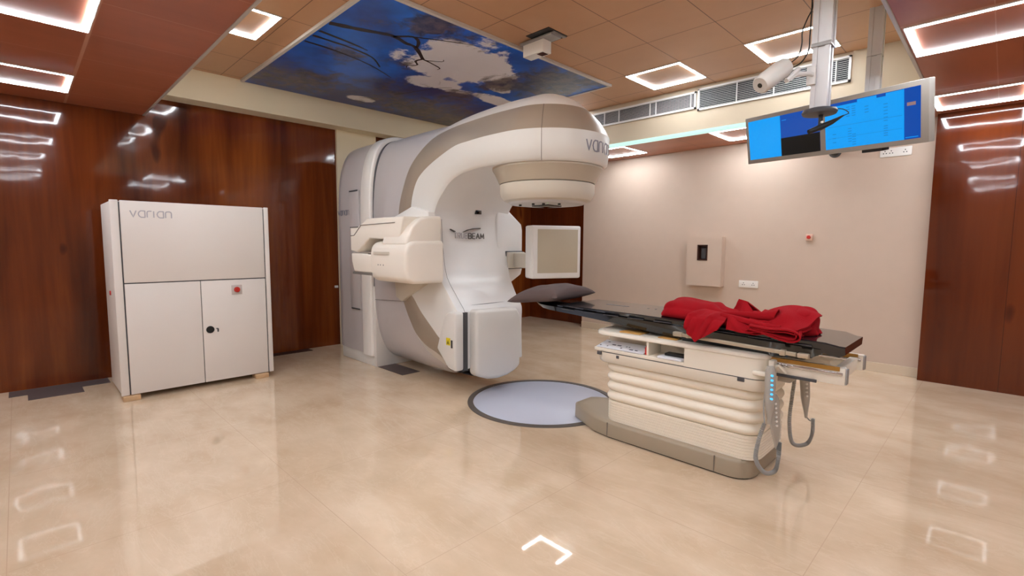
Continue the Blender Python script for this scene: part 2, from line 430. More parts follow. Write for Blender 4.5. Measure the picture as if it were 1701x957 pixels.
GLY = {
 'v': (.9, [[(0, 1), (.42, 0), (.84, 1)]]),
 'a': (1.0, [[(.92, 1), (.36, 1), (.12, .82), (0, .5), (.12, .18), (.36, 0), (.92, 0)], [(.92, 1.04), (.92, -.04)]]),
 'r': (.72, [[(0, 0), (0, .75), (.08, .93), (.25, 1), (.65, 1)]]),
 'i': (.25, [[(0, 0), (0, 1)]]),
 'n': (.95, [[(0, 0), (0, .75), (.08, .93), (.25, 1), (.6, 1), (.78, .93), (.86, .75), (.86, 0)]]),
 'B': (.85, [[(0, 0), (0, 1), (.6, 1), (.74, .85), (.74, .65), (.6, .52), (0, .52)], [(.6, .52), (.78, .4), (.78, .15), (.62, 0), (0, 0)]]),
 'E': (.78, [[(.68, 1), (0, 1), (0, 0), (.68, 0)], [(0, .5), (.62, .5)]]),
 'A': (.92, [[(0, 0), (.42, 1), (.84, 0)], [(.18, .36), (.66, .36)]]),
 'M': (1.0, [[(0, 0), (.08, 1), (.46, .2), (.84, 1), (.92, 0)]]),
 'T': (.8, [[(0, 1), (.75, 1)], [(.37, 1), (.37, 0)]]),
 'R': (.8, [[(0, 0), (0, 1), (.55, 1), (.7, .85), (.7, .6), (.55, .48), (0, .48)], [(.4, .48), (.72, 0)]]),
 'U': (.85, [[(0, 1), (0, .2), (.15, 0), (.6, 0), (.75, .2), (.75, 1)]]),
}
def strokes(name, word, width, height, fn, stroke, m_, parent, gap=.22, depth=.0012, label=None):
    """thin stroke lettering; fn(u, v, w) maps metres along / up / out of the surface to a point"""
    tot = sum(GLY[c][0] for c in word)+gap*(len(word)-1); sc = width/tot; b = MB(); x = 0
    for c in word:
        adv, paths = GLY[c]
        for p in paths:
            # resample so that lettering follows curved covers
            Q = []
            for (x0, y0), (x1, y1) in zip(p[:-1], p[1:]):
                for k in range(3): Q.append((x0+(x1-x0)*k/3, y0+(y1-y0)*k/3))
            Q.append(p[-1]); Q = [((x+q0)*sc, q1*height) for q0, q1 in Q]
            L = []; Rr = []
            for i, q in enumerate(Q):
                a = Q[max(i-1, 0)]; e = Q[min(i+1, len(Q)-1)]; dd = Vector((e[0]-a[0], e[1]-a[1])).normalized()
                L.append((q[0]-dd.y*stroke/2, q[1]+dd.x*stroke/2)); Rr.append((q[0]+dd.y*stroke/2, q[1]-dd.x*stroke/2))
            b.rings([[fn(*L[i], depth), fn(*Rr[i], depth), fn(*Rr[i], -.002), fn(*L[i], -.002)] for i in range(len(Q))])
        x += adv+gap
    return b.build(name, m_, parent, smooth=False, label=label)

def struct(name, mb, m, smooth=False):
    o = mb.build(name, m, None, smooth=smooth, origin=(0, 0, 0)); o['kind'] = 'structure'; return o

# ------------------------------------------------------------------ room
XL, XR, YF, YB = -6.35, 3.2, -3.0, 6.60
ZM, ZL = 3.17, 2.67
X0, X1, Y0, Y1 = -6.11, -.53, .985, 5.57      # the raised part of the ceiling
struct('floor', MB().box(XL-.2, XR+.2, YF-.2, YB+.6, -.1, 0), M['floor'])
struct('ceiling', MB().box(X0-.3, X1+.15, Y0-.15, Y1+.15, ZM, ZM+.1), M['tile'])
struct('ceiling_lowered', MB().box(XL-.1, XR+.1, YF-.1, Y0, ZL, ZL+.05).box(X1, XR+.1, Y0, YB+.1, ZL, ZL+.05), M['ringtile'])
struct('ceiling_back', MB().box(XL-.1, X1-.001, Y1+.03, YB+.3, ZL, ZL+.05), M['lowtile'])
struct('trim_1', MB().box(XL, X1, Y0-.0, Y0+.022, ZL-.006, ZL+.045, bev=.004).box(X1-.022, X1, Y0, Y1, ZL-.006, ZL+.045, bev=.004), M['trim'])
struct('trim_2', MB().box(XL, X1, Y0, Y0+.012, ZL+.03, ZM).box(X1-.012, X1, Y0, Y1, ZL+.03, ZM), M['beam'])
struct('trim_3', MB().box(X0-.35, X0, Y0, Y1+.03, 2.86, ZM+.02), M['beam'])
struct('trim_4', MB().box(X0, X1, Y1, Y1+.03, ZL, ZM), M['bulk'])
struct('wall_left', MB().box(XL-.12, XL, YF-.1, 3.05, 0, 2.9).box(XL-.12, XL, 3.62, 7.4, 0, 2.9), M['wood'])
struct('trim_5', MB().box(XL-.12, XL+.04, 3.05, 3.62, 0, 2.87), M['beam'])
struct('wall_back', MB().box(-4.93, -.55, YB, YB+.1, 0, 2.75), M['wall'])
struct('door_1', MB().box(-6.5, -4.93, 6.86, 6.95, 0, 2.75).box(-4.95, -4.93, YB, 6.9, 0, 2.75), M['wood2'])
struct('wall_back_panel', MB().box(-.555, XR+.1, YB-.12, YB+.1, 0, 2.75), M['wood2'])
struct('baseboard_back', MB().box(-4.925, -.556, YB-.018, YB, 0, .1, bev=.003), M['skirt'])
struct('wall_front', MB().box(XL-.1, XR+.1, YF-.1, YF, 0, 2.9), M['wall'])
struct('wall_right', MB().box(XR, XR+.1, YF-.1, YB+.1, 0, 2.9), M['wall'])

# ------------------------------------------------------------------ LED frames
def led_frame():
    r = empty('ceiling_light_frame', (0, 0, 0))
    h = .303; w = .027
    e = MB()
    for a in (-1, 1):
        e.box(-h-.006, h+.006, a*(h+.003)-.003, a*(h+.003)+.003, -.008, .0)
        e.box(a*(h+.003)-.003, a*(h+.003)+.003, -h-.006, h+.006, -.008, .0)
    e.build('light_rim', M['led_edge'], r, smooth=False)
    d = MB()
    for a in (-1, 1):
        d.box(-h, h, min(a*h, a*(h-w)), max(a*h, a*(h-w)), -.009, -.001)
        d.box(min(a*h, a*(h-w)), max(a*h, a*(h-w)), -h+w, h-w, -.009, -.001)
    d.build('diffuser', M['led'], r, smooth=False)
    return r
protoL = led_frame()
def lamps(items, group):
    global protoL
    for i, (x, y, z, lab) in enumerate(items):
        if protoL is not None: o = protoL; 
        else: o = copy_tree(first)
        if protoL is not None: globals()['first'] = protoL; protoL = None
        o.location = (x, y, z); tag(o, lab, 'ceiling light', group)
lamps([
    (-2.69, 5.01, ZM, 'glowing square light frame on the raised ceiling between the laser unit and the long air grille, left of the monitor column'),
    (-1.47, 5.02, ZM, 'glowing square light frame on the raised ceiling passing behind the near aluminium monitor column'),
    (-4.52, 1.295, ZM, 'glowing square light frame at the left end of the raised ceiling beside the sky panel'),
    (-4.52, 5.2, ZM, 'square light frame on the raised ceiling hidden behind the head of the treatment machine'),
    (-2.69, 1.295, ZM, 'square light frame on the raised ceiling above the viewer, left one seen only in reflections'),
    (-1.47, 1.295, ZM, 'square light frame on the raised ceiling above the viewer, right one seen only in reflections'),
], 'square light frames on the raised ceiling')
lamps([
    (-3.81, .085, ZL, 'glowing square light frame at the top left corner of the photo, on the lowered ceiling'),
    (-5.56, .085, ZL, 'glowing square light frame on the lowered ceiling closest to the left wood wall'),
    (-.21, 4.12, ZL, 'glowing square light frame at the top right corner of the photo, on the lowered ceiling by the grey trim'),
    (-.24, 5.98, ZL, 'glowing square light frame on the lowered ceiling right of the monitor, nearest the back wood panel'),
    (-2.13, .085, ZL, 'square light frame on the lowered ceiling above the viewer, third along from the left wall'),
    (-.24, 2.26, ZL, 'square light frame on the lowered ceiling outside the top right of the photo'),
    (-.24, .085, ZL, 'square light frame on the lowered ceiling straight above the viewer'),
    (1.5, 4.12, ZL, 'square light frame on the lowered ceiling far right of the viewer, by the back wall'),
    (1.5, .085, ZL, 'square light frame on the lowered ceiling right of the viewer'),
    (-3.85, -1.8, ZL, 'square light frame on the lowered ceiling behind the viewer on the left'),
    (-2.13, -1.8, ZL, 'added unseen fill light frame on the lowered ceiling straight behind the viewer'),  # unseen fill frames from here down, added to brighten cabinet and foreground
    (1.5, 2.26, ZL, 'added unseen fill light frame on the lowered ceiling to the right of the viewer, level with the couch'),
    (1.5, -1.8, ZL, 'added unseen fill light frame on the lowered ceiling in the corner behind the viewer on the right'),
    (-5.56, -1.8, ZL, 'added unseen fill light frame on the lowered ceiling in the corner behind the viewer on the left'),
    (-.24, -1.8, ZL, 'added unseen fill light frame on the lowered ceiling behind the viewer on the right'),
], 'square light frames on the lowered ceiling')
lamps([
    (-2.2, 6.02, ZL, 'glowing square light frame on the low back ceiling, cut off by the left edge of the monitor'),
    (-3.95, 6.02, ZL, 'glowing square light frame on the low back ceiling just right of the machine head'),
], 'square light frames on the low back ceiling')

o = MB().box(-5.6, X1-.03, Y1-.012, Y1+.05, ZL-.028, ZL+.012, bev=.004).build('light_strip', M['ledg'])
tag(o, 'long pale green glowing strip light along the lower edge of the bulkhead', 'strip light')

# ------------------------------------------------------------------ sky panel
r = empty('sky_panel', (-4.69, 3.35, ZM-.02), 'large printed ceiling panel of blue sky, white clouds and tree branches above the machine', 'ceiling panel')
mx0, mx1, my0, my1 = -6.10, -3.28, 1.88, 4.80
MB().box(mx0, mx1, my0, my1, ZM-.018, ZM-.002).build('printed_sheet', M['mural'], r, smooth=False)
f = MB()
for a in ((mx0-.0, mx1+.03, my0-.03, my0), (mx0-.0, mx1+.03, my1, my1+.03), (mx1, mx1+.03, my0, my1)):
    f.box(*a, ZM-.026, ZM-.001)
f.build('panel_frame', M['murframe'], r, smooth=False)
br = MB()
def branch(pts, w0, w1):
    P = spline([(p[0], p[1]) for p in pts], 4); n = len(P); L = []; R = []
    for i, p in enumerate(P):
        q0 = P[max(i-1, 0)]; q1 = P[min(i+1, n-1)]
        d = Vector((q1[0]-q0[0], q1[1]-q0[1])).normalized(); w = w0+(w1-w0)*i/(n-1); w *= .8+.4*random.random()
        L.append((p[0]-d.y*w, p[1]+d.x*w, ZM-.0195)); R.append((p[0]+d.y*w, p[1]-d.x*w, ZM-.0195))
    for i in range(n-1): br.quad([L[i], L[i+1], R[i+1], R[i]])
branch([(-4.0, 1.895), (-3.93, 2.14), (-3.85, 2.38), (-3.90, 2.55), (-3.92, 2.67), (-4.11, 2.88)], .038, .016)
branch([(-3.86, 2.40), (-3.74, 2.52), (-3.80, 2.62), (-3.92, 2.68)], .02, .014)
branch([(-3.74, 2.52), (-3.62, 2.75), (-3.5, 3.0)], .01, .004)
branch([(-4.11, 2.88), (-4.2, 2.86), (-4.28, 2.93), (-4.36, 2.87), (-4.42, 2.9)], .014, .004)
branch([(-4.11, 2.88), (-4.14, 3.0), (-4.19, 3.14), (-4.24, 3.15)], .011, .004)
branch([(-4.12, 2.92), (-4.03, 3.05), (-3.98, 3.03)], .008, .003)
branch([(-4.33, 1.90), (-4.34, 2.1), (-4.35, 2.25), (-4.42, 2.51), (-4.6, 2.7)], .02, .007)
branch([(-4.2, 1.90), (-4.25, 2.2), (-4.3, 2.4)], .022, .008)
branch([(-4.5, 1.9), (-4.52, 2.2), (-4.62, 2.6), (-4.8, 2.95)], .015, .005)
branch([(-5.3, 3.3), (-5.05, 3.4), (-4.75, 3.5), (-4.6, 3.62)], .012, .005)
br.build('printed_branch', mat('print_branch', srgb(40, 26, 34), .35), r, smooth=False)

# ------------------------------------------------------------------ bulkhead grilles
def grille(x0, x1, z0, z1, lab, ndiv):
    y = Y1
    r = empty('air_grille', ((x0+x1)/2, y, z0), lab, 'air grille', 'air grilles in the bulkhead')
    MB().box(x0+.01, x1-.01, y-.004, y-.0005, z0+.01, z1-.01).build('backing', M['ventback'], r, smooth=False)
    f = MB(); t = .02
    f.box(x0, x1, y-.02, y-.001, z0, z0+t).box(x0, x1, y-.02, y-.001, z1-t, z1).box(x0, x0+t, y-.02, y-.001, z0, z1).box(x1-t, x1, y-.02, y-.001, z0, z1)
    for k in ndiv: f.box(k-.004, k+.004, y-.0215, y-.001, z0+t, z1-t)
    f.build('frame', M['vent'], r, smooth=False)
    s = MB(); n = 11
    for i in range(n):
        z = z0+t+(z1-z0-2*t)*(i+.5)/n
        s.prism([(y-.017, z-.003), (y-.005, z+.0025), (y-.005, z+.0045), (y-.017, z-.001)], 'x', x0+t, x1-t)
    s.build('slat', M['vent'], r, smooth=False)
grille(-4.55, -2.60, 2.925, 3.115, 'long louvred air grille in the cream bulkhead just right of the machine head', [-4.2, -3.84, -3.62, -3.18, -3.1, -2.66])
grille(-2.58, -1.12, 2.895, 3.135, 'louvred air grille in the cream bulkhead behind the near monitor column, the right one', [-2.15, -1.78, -1.40, -1.24])

# ------------------------------------------------------------------ back wall fittings
def sock(x0, x1, z0, z1, n, lab):
    r = empty('wall_socket', ((x0+x1)/2, YB, z0), lab, 'socket', 'white socket plates on the back wall')
    MB().box(x0, x1, YB-.012, YB-.0005, z0, z1, bev=.003).build('plate', M['white'], r)
    for k in n:
        x = x0+(x1-x0)*k; zc = (z0+z1)/2
        p = MB()
        for dx, dz in ((0, .014), (-.012, -.009), (.012, -.009)): p.disc((x+dx, YB-.0118, zc+dz), (0, -1, 0), .0055, .001, 10)
        p.each('pin_hole', M['dark'], r)
    return r
sock(-2.415, -2.18, .835, .925, (.25, .75), 'white double socket plate on the back wall right of the cream box, above the couch')
sock(-1.015, -.748, 2.318, 2.41, (.16, .36, .8), 'white socket plate high on the back wall just below the right end of the monitor')
r = empty('emergency_button', (-1.635, YB, 1.43), 'small square wall plate with a red emergency button on the cream back wall', 'emergency button')
MB().box(-1.672, -1.60, YB-.035, YB-.0005, 1.435, 1.51, bev=.006).build('plate', mat('button_box', srgb(230, 190, 170), .5), r)
MB().lathe([(0, 0), (.02, 0), (.022, .006), (.018, .016), (0, .02)], 0, 0, 20)
b = MB(); b.tube([(-1.636, YB-.035, 1.474), (-1.636, YB-.048, 1.474), (-1.636, YB-.06, 1.474)], [.014, .022, .018], 20); b.build('push_button', M['red'], r, label='red mushroom push button')
r = empty('wall_box', (-2.85, 6.5, .83), 'cream boxed enclosure on the back wall with a small dark window opening', 'wall box')
wb = MB(); bx0, bx1, bz0, bz1, byf = -3.08, -2.61, .83, 1.485, 6.48
wx0, wx1, wz0, wz1 = -2.935, -2.795, 1.17, 1.38
for a in ((bx0, wx0, bz0, bz1), (wx1, bx1, bz0, bz1), (wx0, wx1, bz0, wz0), (wx0, wx1, wz1, bz1)): wb.box(a[0], a[1], byf, YB-.001, a[2], a[3])
bmesh.ops.remove_doubles(wb.bm, verts=wb.bm.verts[:], dist=1e-5)
wb.build('enclosure', M['wall'], r, smooth=False)
g = MB()
for a in ((wx0, wx0+.014, wz0, wz1), (wx1-.014, wx1, wz0, wz1), (wx0, wx1, wz0, wz0+.014), (wx0, wx1, wz1-.014, wz1)): g.box(a[0], a[1], byf-.004, byf+.06, a[2], a[3])
g.box(wx0, wx1, byf+.075, byf+.08, wz0, wz1)
g.build('window_opening', M['brownboard'], r, smooth=False)
g = MB(); g.box(-2.895, -2.83, byf+.03, byf+.07, 1.19, 1.34, bev=.006); g.box(-2.88, -2.845, byf+.024, byf+.032, 1.29, 1.325); g.build('gauge_inside', M['greyd'], r)
r = empty('dome_camera', (-1.43, YB, 2.40), 'small dark dome camera on the back wall under the monitor', 'camera')
MB().tube([(-1.43, YB, 2.43), (-1.43, YB-.015, 2.43), (-1.43, YB-.03, 2.43)], [.062, .062, .052], 28).build('base', M['greyd'], r)
g = MB(); rg = []
for i in range(7):
    a = i/6*PI/2; rg.append([(-1.43+.048*math.cos(a)*math.cos(t*2*PI/20), YB-.03-.045*math.sin(a), 2.43+.048*math.cos(a)*math.sin(t*2*PI/20)) for t in range(20)])
g.rings(rg, True, False).build('dome', M['black'], r)

# floor plates
tag(MB().box(-4.93, -4.37, 2.765, 2.985, 0, .004).build('floor_plate', M['vplate'], smooth=False), 'dark rectangular floor plate at the foot of the treatment machine', 'floor plate')
tag(MB().prism([(-6.33, -.13), (-6.11, -.13), (-6.11, -.01), (-5.89, -.01), (-5.89, .36), (-6.11, .36), (-6.11, .57), (-6.33, .57)], 'z', 0, .004).build('floor_plate', M['vplate'], smooth=False), 'dark stepped floor plate along the left wood wall, left of the white cabinet', 'floor plate')
tag(MB().box(-6.34, -6.19, 1.95, 2.6, 0, .005).build('floor_plate', M['brownboard'], smooth=False), 'dark brown strip on the floor against the wood wall between cabinet and machine', 'floor plate')

# ceiling laser
r = empty('ceiling_laser', (-2.93, 3.36, ZM), 'small white ceiling unit hanging from a dark square cut-out beside the sky panel', 'laser unit')
MB().box(-3.06, -2.80, 3.22, 3.47, ZM-.004, ZM-.0005).build('cutout', M['blackm'], r, smooth=False)
MB().box(-3.2, -2.83, 3.29, 3.42, ZM-.03, ZM-.006, bev=.003).box(-2.84, -2.81, 3.3, 3.47, ZM-.012, ZM-.004).build('bracket', M['alud'], r)
MB().box(-3.17, -2.93, 3.30, 3.41, ZM-.135, ZM-.03, bev=.006).build('housing', M['white'], r)
MB().box(-3.02, -2.95, 3.32, 3.39, ZM-.1375, ZM-.135).build('aperture', mat('aperture_red', srgb(60, 16, 12), .4), r, smooth=False)

# ------------------------------------------------------------------ turntable
r = empty('floor_turntable', (-2.80, 3.2, 0), 'round pale blue-grey turntable disc set in the floor below the machine head', 'turntable')
MB().lathe([(0, .004), (.60, .004), (.605, .0)], -2.80, 3.19, 96).build('disc', M['disc'], r, angle=60)
MB().lathe([(.606, .001), (.606, .008), (.652, .007), (.655, .0)], -2.80, 3.19, 96).build('rim', M['discrim'], r, angle=60)

# ------------------------------------------------------------------ linear accelerator
YC = 3.2; ZI = 1.295
lin = empty('radiotherapy_machine', (-4.6, 3.2, 0), 'large white and taupe radiotherapy machine with an overhanging round head, standing against the left wall', 'medical machine')
def supersec(a, b, n=3.3, zc=ZI, cnt=72, flat=None):
    out = []
    for k in range(cnt):
        t = 2*PI*k/cnt; c, s_ = math.cos(t), math.sin(t)
        y = a*math.copysign(abs(c)**(2/n), c); z = b*math.copysign(abs(s_)**(2/n), s_)
        if flat is not None and z < 0:
            y = a*math.copysign(1 if abs(c) > .02 else 0, c) if k not in () else y
        out.append((YC+y, zc+z))
    return out
def standsec(a, zt, zb, n=3.2):
    """straight sides, arched top"""
    pts = [(YC+a, zb)]; z0 = 1.55
    for k in range(41):
        t = PI*k/40; c, s_ = math.cos(t), math.sin(t)
        pts.append((YC+a*math.copysign(abs(c)**(2/n), c), z0+(zt-z0)*abs(s_)**(2/n)))
    pts.append((YC-a, zb))
    return pts
def loft_x(lst): return MB().rings([[(x, y, z) for y, z in sec] for x, sec in lst])
st = MB()
st.rings([[(x, y, z) for y, z in standsec(a, zt, .13)] for x, a, zt in ((-5.78, .36, 2.40), (-5.76, .41, 2.48), (-5.70, .445, 2.54), (-5.6, .455, 2.545), (-5.11, .46, 2.55))])
stand = st.build('stand_cover', M['lilac'], lin, angle=40)
MB().rings([[(x, y, z) for y, z in standsec(a, zt, .12)] for x, a, zt in ((-5.115, .46, 2.53), (-5.11, .474, 2.555), (-5.09, .482, 2.565), (-4.92, .482, 2.565), (-4.90, .474, 2.555), (-4.895, .46, 2.53))]).build('stand_band', M['white'], lin, angle=50)
MB().rings([[(x, y, z) for y, z in standsec(.445, 2.52, .1)] for x in (-4.90, -4.865)]).build('stand_gap', M['greyd'], lin)
MB().box(-5.66, -4.87, 2.75, 3.65, 0, .14, bev=.006).box(-4.90, -4.855, 2.745, 3.655, 0, .9, bev=.004).build('stand_base', M['cream'], lin)
# side door of the stand with its two recessed grips
sd = MB().box(-5.39, -5.155, 2.728, 2.742, .62, 1.965, bev=.004).build('stand_door', M['lilac'], lin)
MB().box(-5.37, -5.17, 2.7245, 2.7285, 1.955, 1.972, bev=.002).box(-5.37, -5.17, 2.7245, 2.7285, .612, .628, bev=.002).each('grip', M['greyd'], sd)
strokes('logo_lettering', 'varian', .27, .055, lambda u, v, w: (-5.68+u, 2.7395-w, 1.70+v), .007, M['logo_m'], lin, label='thin grey lettering')
# drum
dr = MB().rings([[(x, y, z) for y, z in supersec(a, b)] for x, a, b in ((-4.868, .44, 1.20), (-4.866, .452, 1.225), (-4.855, .462, 1.22), (-4.6, .463, 1.225), (-4.2, .463, 1.23), (-3.85, .455, 1.23), (-3.80, .44, 1.22))]).build('drum_cover', M['lilac'], lin, angle=45)
MB().tube([(-4.845, 2.7365, 1.44), (-4.5, 2.7362, 1.49), (-4.33, 2.736, 1.50)], .0022, 6).tube([(-4.845, 2.7375, .76), (-4.25, 2.7375, .79)], .0022, 6).each('cover_seam', M['seam'], dr)
# C arm: stations from the counterweight up to the head: I(x,z) T(x,z) O(x,z,y) K(x,z) right half width
ST = [
 (-3.38, .24, -3.45, .25, -3.50, .22, 2.76, -3.45, .10, .33),
 (-3.38, .45, -3.55, .45, -3.70, .33, 2.75, -3.62, .08, .33),
 (-3.38, .62, -3.66, .54, -3.89, .39, 2.74, -3.8, .06, .33),
 (-3.39, .755, -3.78, .63, -4.04, .48, 2.73, -4.0, .07, .34),
 (-3.46, .84, -3.91, .73, -4.15, .60, 2.73, -4.2, .15, .35),
 (-3.55, .94, -4.02, .84, -4.24, .75, 2.725, -4.4, .45, .38),
 (-3.65, 1.06, -4.14, .96, -4.31, .92, 2.72, -4.45, .8, .42),
 (-3.70, 1.25, -4.12, 1.28, -4.36, 1.28, 2.72, -4.5, 1.3, .45),
 (-3.73, 1.60, -4.06, 1.68, -4.325, 1.64, 2.72, -4.5, 1.7, .46),
 (-3.69, 1.73, -4.02, 1.84, -4.30, 1.77, 2.72, -4.45, 2.0, .47),
 (-3.60, 1.83, -3.94, 1.97, -4.25, 1.92, 2.73, -4.35, 2.2, .48),
 (-3.50, 1.91, -3.80, 2.06, -4.15, 2.10, 2.74, -4.25, 2.36, .48),
 (-3.36, 1.965, -3.60, 2.14, -4.00, 2.24, 2.76, -4.05, 2.47, .48),
 (-3.20, 1.99, -3.38, 2.205, -3.82, 2.345, 2.785, -3.86, 2.53, .48),
 (-3.05, 2.0, -3.20, 2.22, -3.56, 2.40, 2.80, -3.6, 2.575, .48),
 (-2.95, 2.0, -3.05, 2.228, -3.30, 2.43, 2.83, -3.3, 2.60, .48),
 (-2.87, 2.0, -2.92, 2.23, -3.04, 2.445, 2.845, -3.04, 2.61, .48),
 (-2.78, 2.0, -2.78, 2.23, -2.78, 2.445, 2.85, -2.78, 2.605, .48)]
ST = spline(ST, 4)
side, band, crown, face = [], [], [], []
def rows(s_):
    ix, iz, tx, tz, ox, oz, oy, kx, kz, rw = s_
    f = rw/.48
    L = {}
    L['side'] = [(ix, 2.725, iz), (ix+(tx-ix)*.08, 2.70, iz+(tz-iz)*.08), (ix+(tx-ix)*.5, 2.69, iz+(tz-iz)*.5), (tx, 2.688, tz)]
    mid = ((tx+ox)/2, (2.688+oy)/2-.012, (tz+oz)/2)
    L['band'] = [(tx, 2.688, tz), (tx*.75+ox*.25, 2.688*.75+oy*.25-.010, tz*.75+oz*.25+.008), (mid[0], mid[1], mid[2]+.012), (tx*.25+ox*.75, 2.688*.25+oy*.75-.007, tz*.25+oz*.75+.010), (ox, oy, oz)]
    cr_ = []
    for k in range(7):
        t = k/6; y = oy+(YC-oy)*t; e = 1-(1-t)**2.1
        cr_.append((ox+(kx-ox)*t, y, oz+(kz-oz)*e))
    L['crown'] = cr_
    return L, f
def mir(p, f): return (p[0], YC+(YC-p[1])*f, p[2])
SA, SB, BA, BB, CR, FC = [], [], [], [], [], []
for s_ in ST:
    L, f = rows(s_)
    SA.append(L['side']); SB.append([mir(p, f) for p in L['side']])
    BA.append(L['band']); BB.append([mir(p, f) for p in L['band']])
    CR.append(L['crown']+[mir(p, f) for p in L['crown'][::-1][1:]])
    a = L['side'][0]; b = mir(a, f); row = []
    for k in range(9):
        t = k/8; d = .012*math.sin(PI*t)
        row.append((a[0]-d, a[1]+(b[1]-a[1])*t, a[2]))
    FC.append(row)
# nose: turn the last section about the head axis
HX = -2.78; h = rows(ST[-1])[0]
nose = {k: [] for k in ('side', 'band', 'crown')}
for j in range(0, 33):
    a = PI*j/32; ca, sa = math.cos(a), math.sin(a)
    for key in nose: nose[key].append([(HX+(YC-p[1])*sa, YC-(YC-p[1])*ca, p[2]) for p in h[key]])
MB().rings(SA, False).rings(SB, False).rings(nose['side'], False).build('arm_cover', M['cream'], lin, angle=50)
bd = MB().rings(BA, False).rings(BB, False).rings(nose['band'], False).build('arm_band', M['taupe'], lin, angle=50, label='taupe band along the outer edge of the arm')
MB().rings(CR, False).rings(nose['crown'], False).build('arm_crown', M['white'], lin, angle=50)
fc = MB().rings(FC, False)
t_ = bmesh.new()
fc.rings([[(HX+.475*math.sin(PI*j/32)*q, YC-.475*math.cos(PI*j/32)*q, 2.0) for j in range(33)] for q in (1, .5, .02)], False)
face_o = fc.build('front_face', M['face'], lin, angle=50)
# seams of head and face
sm = MB()
a = math.radians(36)
def pn(p): return (HX+(YC-p[1]+.002)*math.sin(a), YC-(YC-p[1]+.002)*math.cos(a), p[2])
sm.tube([pn(p) for p in h['side']+h['band'][1:]], .0018, 6)
sm.tube([(-4.20, 2.702, 1.60), (-4.12, 2.70, 1.555), (-4.08, 2.684, 1.54)], .0018, 6)
sm.tube([(x[0]+.008, 2.80, x[1]) for x in [(s_[0], s_[1]) for s_ in ST[10:34:2]]], .0018, 6)
sm.tube([(-3.585, 2.80, .905), (-3.60, 3.2, .905), (-3.585, 3.45, .905)], .0016, 6)
sm.each('cover_seam', M['seam'], lin)
def onhead(u, v, w):
    a_h = math.radians(76)+u/.512
    return (HX+(.5125+w)*math.sin(a_h), YC-(.5125+w)*math.cos(a_h), 2.085+v)
strokes('head_lettering', 'varian', .36, .08, onhead, .009, M['logo_m'], lin, label='thin blue-grey lettering')
# printed logo on the face: pale first part, dark second part, swoosh
fx = -3.692
strokes('face_lettering', 'BEAM', .205, .052, lambda u, v, w: (-3.712+w, 3.115+u, 1.423+v), .008, M['logo_d'], lin, depth=.004, label='dark lettering')
strokes('face_lettering', 'TRUE', .165, .052, lambda u, v, w: (-3.712+w, 2.94+u, 1.425+v), .007, M['logo_l'], lin, depth=.004, label='pale lettering')
sw = MB(); P = [(3.06, 1.487), (3.12, 1.512), (3.19, 1.526), (3.27, 1.532)]
sw.prism([(p[0], p[1]) for p in P]+[(p[0], p[1]-.010*(i/3)-.002) for i, p in reversed(list(enumerate(P)))], 'x', -3.74, -3.706)
sw.prism([(2.90, 1.512), (2.955, 1.492), (2.95, 1.484), (2.91, 1.502)], 'x', -3.74, -3.706)
sw.build('face_swoosh', M['logo_d'], lin, smooth=False)
MB().box(-3.765, -3.715, 3.215, 3.29, 1.665, 1.705, bev=.003).build('sensor_window', M['black'], lin)
# collimator
co = MB().lathe([(.462, 2.004), (.462, 1.985), (.44, 1.95), (.402, 1.872), (.392, 1.868)], HX, YC, 72).build('collimator_housing', M['taupe2'], lin, angle=30)
cr = MB().lathe([(.392, 1.866), (.400, 1.862), (.398, 1.80), (.388, 1.765), (.365, 1.735), (.33, 1.722), (.0, 1.722)], HX, YC, 72).build('collimator_ring', M['ring'], lin, angle=30)
MB().lathe([(.392, 1.871), (.397, 1.868), (.392, 1.864)], HX, YC, 72).build('ring_gap', M['seam'], cr)
MB().lathe([(.33, 1.724), (.31, 1.706), (.25, 1.70), (0, 1.70)], HX, YC, 48).build('face_plate', M['alu'], cr)
MB().box(HX-.09, HX+.09, YC-.09, YC+.09, 1.690, 1.701, bev=.003).build('beam_window', M['black'], cr)
q = MB()
for (dx, dy) in ((.14, -.20), (.22, -.10), (.06, -.235), (-.1, -.22)): q.disc((HX+dx, YC+dy, 1.7), (0, 0, -1), .012, .012, 12)
q.each('screw', M['dark'], cr)
MB().disc((HX+.17, YC-.185, 1.712), (.7, -.7, -.5), .008, .012, 12).build('status_light', M['green'], cr, label='small green light')
# portal imager cover and cheek
pc = MB().prism([(2.85, .195), (2.90, .165), (3.0, .13), (3.12, .115), (3.25, .125), (3.35, .155), (3.415, .195), (3.422, .4), (3.437, .48), (3.425, .62), (3.41, .70), (3.365, .765), (2.85, .785)], 'x', -3.40, -3.28, bev=.032, seg=4).build('imager_cover', M['cream'], lin, angle=50)
MB().prism([(-3.345, .245), (-3.45, .262), (-3.62, .42), (-3.57, .56), (-3.50, .735), (-3.44, .775), (-3.345, .77)], 'y', 2.655, 2.755, bev=.02, seg=3).build('side_cheek', M['cream'], lin, angle=50)
MB().box(-3.56, -3.44, 2.775, 3.40, .25, .77).box(-3.45, -3.395, 2.87, 3.38, .22, .75).box(-3.5, -3.374, 2.762, 2.822, .23, .76).box(-3.72, -3.44, 2.82, 3.36, .76, .812).build('imager_gap', M['greyd'], lin, smooth=False)
MB().box(-3.47, -3.415, 2.6515, 2.6555, .475, .54, bev=.001).build('warning_label', M['yellow'], lin, label='small yellow warning label')
wl = MB(); wl.prism([(-3.459, .487), (-3.426, .487), (-3.4425, .52)], 'y', 2.6508, 2.652); wl.build('warning_mark', mat('label_olive', srgb(120, 110, 20), .5), lin, smooth=False)
MB().box(-3.402, -3.382, 2.6515, 2.6555, .455, .525).each('latch', M['dark'], lin)
